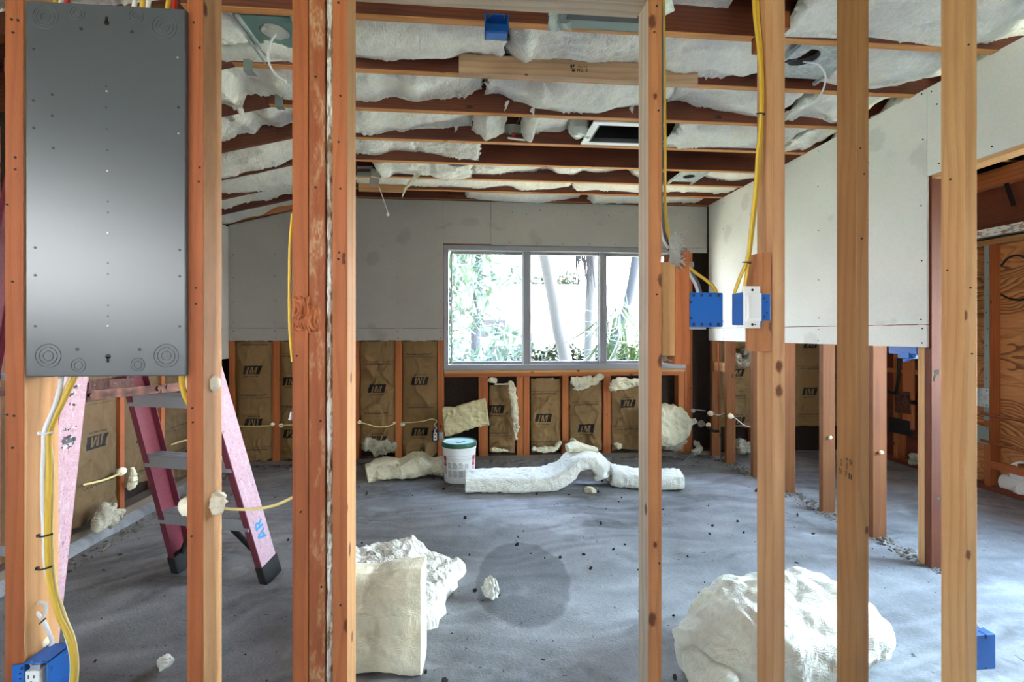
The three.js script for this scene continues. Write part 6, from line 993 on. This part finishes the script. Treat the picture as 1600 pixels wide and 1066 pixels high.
{
  const x = 1.661, t = canLight('bright metal light pan with a round hole and loose cable at the upper right', x, -2.185, 0.17, 0.145, 2.56, [0.07, -0.07, 0.03], M.galv, false);
  part(t, 'junction_box', box(x - 0.02, x + 0.09, 2.565, 2.615, -2.25, -2.32, 'x', 0.003), M.copper);
  solo('cable', tube([[x - 0.04, 2.565, -2.2], [x + 0.02, 2.545, -2.18], [x + 0.06, 2.495, -2.18], [x + 0.07, 2.445, -2.2], [x + 0.05, 2.395, -2.22], [x + 0.01, 2.375, -2.24], [x - 0.02, 2.37, -2.24]], 0.0045, 50), M.whiteCable, 'pale cable looping from the right light pan', 'cable');
  solo('cable', tube([[x - 0.1, 2.55, -2.16], [x - 0.14, 2.545, -2.17], [x - 0.16, 2.55, -2.22], [x - 0.1, 2.555, -2.26]], 0.004, 40), M.greyCable, 'dark cable curled at the left of the right light pan', 'cable');
}
{ // partly hidden light pan behind the narrow stud
  const x = 1.81; const t = canLight('small light pan half hidden behind the narrow stud over the window', x, -3.82, 0.12, 0.13, 2.54, [0.05, 0, 0], M.galv, false);
}
{ // beige connector plate with a hanging wire
  const t = thing('ceiling_box', 'beige flat plate clipped under a rafter with a thin white wire hanging', 'electrical box', [-0.74, 2.496, -3.9]);
  part(t, 'plate', bar([-0.755, 2.552, -3.9], [-0.762, 2.402, -3.86], 0.075, 0.008, [1, 0, 0]), plain(0xb3aa98, 0.6)); part(t, 'band', bar([-0.786, 2.483, -3.88], [-0.706, 2.465, -3.88], 0.012, 0.012, [0, 1, 0]), M.device);
  part(t, 'frame', merge([bar([-0.889, 2.541, -3.85], [-0.77, 2.545, -3.85], 0.02, 0.01, [0, 1, 0]), bar([-0.895, 2.501, -3.88], [-0.786, 2.504, -3.88], 0.03, 0.01, [0, 1, 0])]), M.galvGreen);
  solo('cable', tube([[-0.722, 2.398, -3.86], [-0.696, 2.329, -3.85], [-0.671, 2.254, -3.85], [-0.651, 2.194, -3.85]], 0.004, 24), M.whiteCable, 'thin white wire hanging left of the window top', 'cable');
  solo('cable_end', blob([-0.651, 2.178, -3.85], [0.011, 0.016, 0.01], 4, 0.15), M.white, 'white wire nut at the end of the hanging wire', 'connector');
  solo('wool_tuft', grid(6, 20, (u, v) => { const p = [[-0.406, 2.527], [-0.472, 2.453], [-0.518, 2.395], [-0.543, 2.327]], f = v * 3, i = Math.min(2, Math.floor(f)), w = [0.05, 0.045, 0.035, 0.004]; const x = mix(p[i][0], p[i + 1][0], f - i), y = mix(p[i][1], p[i + 1][1], f - i), W = mix(w[i], w[i + 1], f - i); return [x + (u - 0.5) * W, y + 0.006 * noise2(v * 9, u * 4, 3), -3.88 + 0.012 * Math.sin(u * 3.14) + 0.01 * noise2(v * 6, u * 5, 6), u * 0.05, v * 0.2]; }), (() => { const m = M.woolWarm.clone(); m.side = THREE.DoubleSide; return m; })(), 'torn wisp of wool hanging beside the white wire', 'insulation');
  solo('foil_plate', box(-0.986, -0.585, 2.491, 2.559, -4.31, -4.334, 'x', 0.002), M.firPale, 'pale wood scab on the seventh rafter above the hanging wire', 'board');
}
// torn wisps of wool dangling from the rafters
[[-0.092, 2.619, -3.19, 0.05, 'left of the ceiling box'], [0.363, 2.544, -2.77, 0.036, 'under the deep drooping wool'], [0.209, 2.575, -2.77, 0.045, 'on the third rafter'], [-1.271, 2.509, -2.77, 0.07, 'below the lifted wool at the upper left'], [-1.763, 2.301, -3.97, 0.025, 'on the left slope'], [0.955, 2.575, -2.77, 0.026, 'left of the narrow stud']].forEach(([x, y, z, L, where], i) => solo('wool_tuft', wad([[x + 0.004, y + 0.012, z, 0.034, 0.014], [x, y - L * 0.4, z + 0.004, 0.03, 0.012], [x - 0.012 + 0.02 * (i % 2), y - L, z + 0.006, 0.008, 0.006]], { amp: 0.008, amp2: 0.005, fuzz: 0.002, f: 30, f2: 60, nv: 36, nu: 24, floor: 0 }), M.wool, 'small torn wisp of white wool dangling ' + where, 'insulation'));
{ // blue box high on the nearest rafter
  const t = thing('electrical_box', 'blue open box nailed on the nearest visible rafter at the top', 'electrical box', [0.105, 2.491, -1.9], 'blue electrical boxes');
  const x0 = 0.058, x1 = 0.154, y0 = 2.448, y1 = 2.518, th = 0.004;
  part(t, 'body', merge([box(x0, x0 + th, y0, y1, -1.908, -1.968, 'y', 0), box(x1 - th, x1, y0, y1, -1.908, -1.968, 'y', 0), box(x0, x1, y0, y0 + th, -1.908, -1.968, 'x', 0), box(x0, x1, y1 - th, y1, -1.908, -1.968, 'x', 0), box(x0, x1, y0, y1, -1.964, -1.968, 'x', 0), box(x0 + 0.008, x1 - 0.008, y0 - 0.004, y0, -1.913, -1.96, 'x', 0.001)]), M.blue); part(t, 'wire_ends', merge([tube([[x0 + 0.015, y1 - 0.02, -1.9], [x0 + 0.03, y1 - 0.012, -1.885]], 0.003), tube([[x1 - 0.02, y1 - 0.022, -1.9], [x1 - 0.012, y1 - 0.014, -1.885]], 0.003)]), M.copper);
}
{ // sheet-metal channel between the nearest rafters
  const t = thing('metal_channel', 'long galvanized sheet metal channel behind the header at the top', 'channel', [0.491, 2.423, -1.8]);
  const x0 = 0.366, x1 = 0.71, y = 2.512;
  part(t, 'channel', merge([box(x0, x1, y, y + 0.003, -1.81, -1.966, 'x', 0), box(x0, x1, y, y + 0.03, -1.961, -1.966, 'x', 0.001)]), M.galvGreen); part(t, 'lining', box(x0 + 0.02, x1 - 0.02, y - 0.006, y, -1.80, -1.9, 'x', 0.001), M.black);
  part(t, 'foil_end', grid(8, 8, (u, v) => [x0 - 0.05 + 0.1 * u, y + 0.07 * (1 - v) - 0.02 + 0.015 * noise2(u * 5, v * 5, 4), -1.88 - 0.07 * v + 0.02 * noise2(u * 6, v * 6, 8)]), (() => { const m = M.galv.clone(); m.side = THREE.DoubleSide; return m; })()); part(t, 'screw', disc([x1 - 0.03, y + 0.012, -1.958], 0.008, 0.006, [0, 0, 1]), M.alu);
  solo('metal_flap', bar([0.707, 2.484, -1.7], [0.735, 2.428, -1.72], 0.05, 0.004, [1, 0, 0.3]), M.galv, 'small bent bright metal piece at the top beside the narrow stud', 'metal piece');
}
solo('wood_block', box(1.212, 1.259, 2.443, 2.51, -1.78, -1.966, 'z'), M.red, 'small red-brown block end under the wool at the top right', 'block');
[[-1.053, 2.508, -2.372, 'strap clip on the second rafter at the left'], [-1.071, 2.536, -2.785, 'strap clip on the third rafter at the left']].forEach(([x, y, z, l]) => solo('metal_strap', merge([box(x - 0.022, x + 0.022, y - 0.022, y + 0.05, z + 0.001, z + 0.004, 'y', 0.001), box(x - 0.022, x + 0.022, y - 0.024, y - 0.021, z + 0.004, z - 0.04, 'z', 0.0005)]), M.galvGreen, 'grey metal ' + l, 'strap'));
solo('wood_scab', box(-1.241, -1.09, 2.509, 2.558, -3.185, -3.212, 'x'), M.rafterB, 'short dark block on the fourth rafter at the left', 'block');

// ---------------------------------------------------------------- white drain fitting on the slab at the right edge
{
  const c = [4.175, 0, -3.257], t = thing('drain_fitting', 'white plastic drain fitting with a round cap on the slab at the right edge', 'pipe fitting', c);
  const W = plain(0xe4e4e2, 0.4);
  part(t, 'elbow', tube([[c[0] - 0.02, 0.075, c[2] - 0.1], [c[0] - 0.03, 0.085, c[2] - 0.03], [c[0] - 0.03, 0.13, c[2] + 0.01], [c[0] - 0.03, 0.19, c[2] + 0.01], [c[0] - 0.04, 0.23, c[2] + 0.06]], 0.066, 30, 20), W);
  part(t, 'hub_ring', merge([new THREE.TorusGeometry(0.072, 0.009, 8, 30).rotateY(-0.8).rotateZ(0.5).translate(c[0] - 0.035, 0.2, c[2] + 0.02), new THREE.TorusGeometry(0.071, 0.006, 8, 30).rotateX(1.57).translate(c[0] - 0.03, 0.14, c[2] + 0.01)].map((g) => g)), W);
  const cap = part(t, 'cap', merge([disc([c[0] - 0.075, 0.062, c[2] + 0.05], 0.048, 0.05, [-0.55, 0.35, 0.75], 28), disc([c[0] - 0.088, 0.072, c[2] + 0.07], 0.03, 0.02, [-0.55, 0.35, 0.75], 8)]), W);
}

// ---------------------------------------------------------------- litter on the slab
{
  const r = rng(321), geo = new THREE.IcosahedronGeometry(1, 0), spots = [];
  for (let i = 0; i < 330; i++) spots.push([-2.1 + r() * 4.4, -(1.6 + r() * 2.95), 0.0022 + Math.pow(r(), 4) * 0.011]);
  const im = new THREE.InstancedMesh(geo, M.crumb, spots.length), m = new THREE.Matrix4(), q = new THREE.Quaternion();
  spots.forEach(([x, z, s], i) => { q.setFromEuler(new THREE.Euler(r() * 6, r() * 6, r() * 6)); im.setMatrixAt(i, m.compose(new THREE.Vector3(x, s * 0.4, z), q, new THREE.Vector3(s * (1 + r()), s * 0.55, s))); });
  im.name = 'dark_crumbs'; im.castShadow = im.receiveShadow = true; scene.add(im); tag(im, 'dark crumbs and splinters scattered over the concrete slab', 'crumbs', null, 'stuff');
  const g2 = new THREE.InstancedMesh(geo, M.gravel, 900);
  for (let i = 0; i < 900; i++) { const z = -(2.25 + r() * 2.3), s = 0.004 + r() * r() * 0.014; g2.setMatrixAt(i, m.compose(new THREE.Vector3(2.44 + (r() - 0.5) * (0.09 + 0.1 * r()), s * 0.4, z), q.setFromEuler(new THREE.Euler(r() * 6, r() * 6, 0)), new THREE.Vector3(s, s * 0.7, s))); g2.setColorAt(i, new THREE.Color().setScalar(0.35 + r() * 0.9)); }
  g2.name = 'rubble'; g2.castShadow = g2.receiveShadow = true; scene.add(g2); tag(g2, 'line of crushed concrete rubble along the foot of the right partition', 'rubble', null, 'stuff');
  const g3 = new THREE.InstancedMesh(geo, M.gravel, 700);
  for (let i = 0; i < 700; i++) { const far = i % 2, s = 0.004 + r() * r() * 0.013, x = far ? -2.2 + r() * 4.5 : -2.16 + r() * 0.1, z = far ? -4.6 + r() * r() * 0.2 : -(2.4 + r() * 2.2); g3.setMatrixAt(i, m.compose(new THREE.Vector3(x, s * 0.4, z), q.setFromEuler(new THREE.Euler(r() * 6, r() * 6, 0)), new THREE.Vector3(s * (1 + r()), s * 0.6, s))); g3.setColorAt(i, new THREE.Color().setScalar(0.4 + r() * 0.8)); }
  g3.name = 'plaster_debris'; g3.castShadow = g3.receiveShadow = true; scene.add(g3); tag(g3, 'plaster and dirt debris along the feet of the left and far walls', 'debris', null, 'stuff');
}

renderer.render(scene, camera);
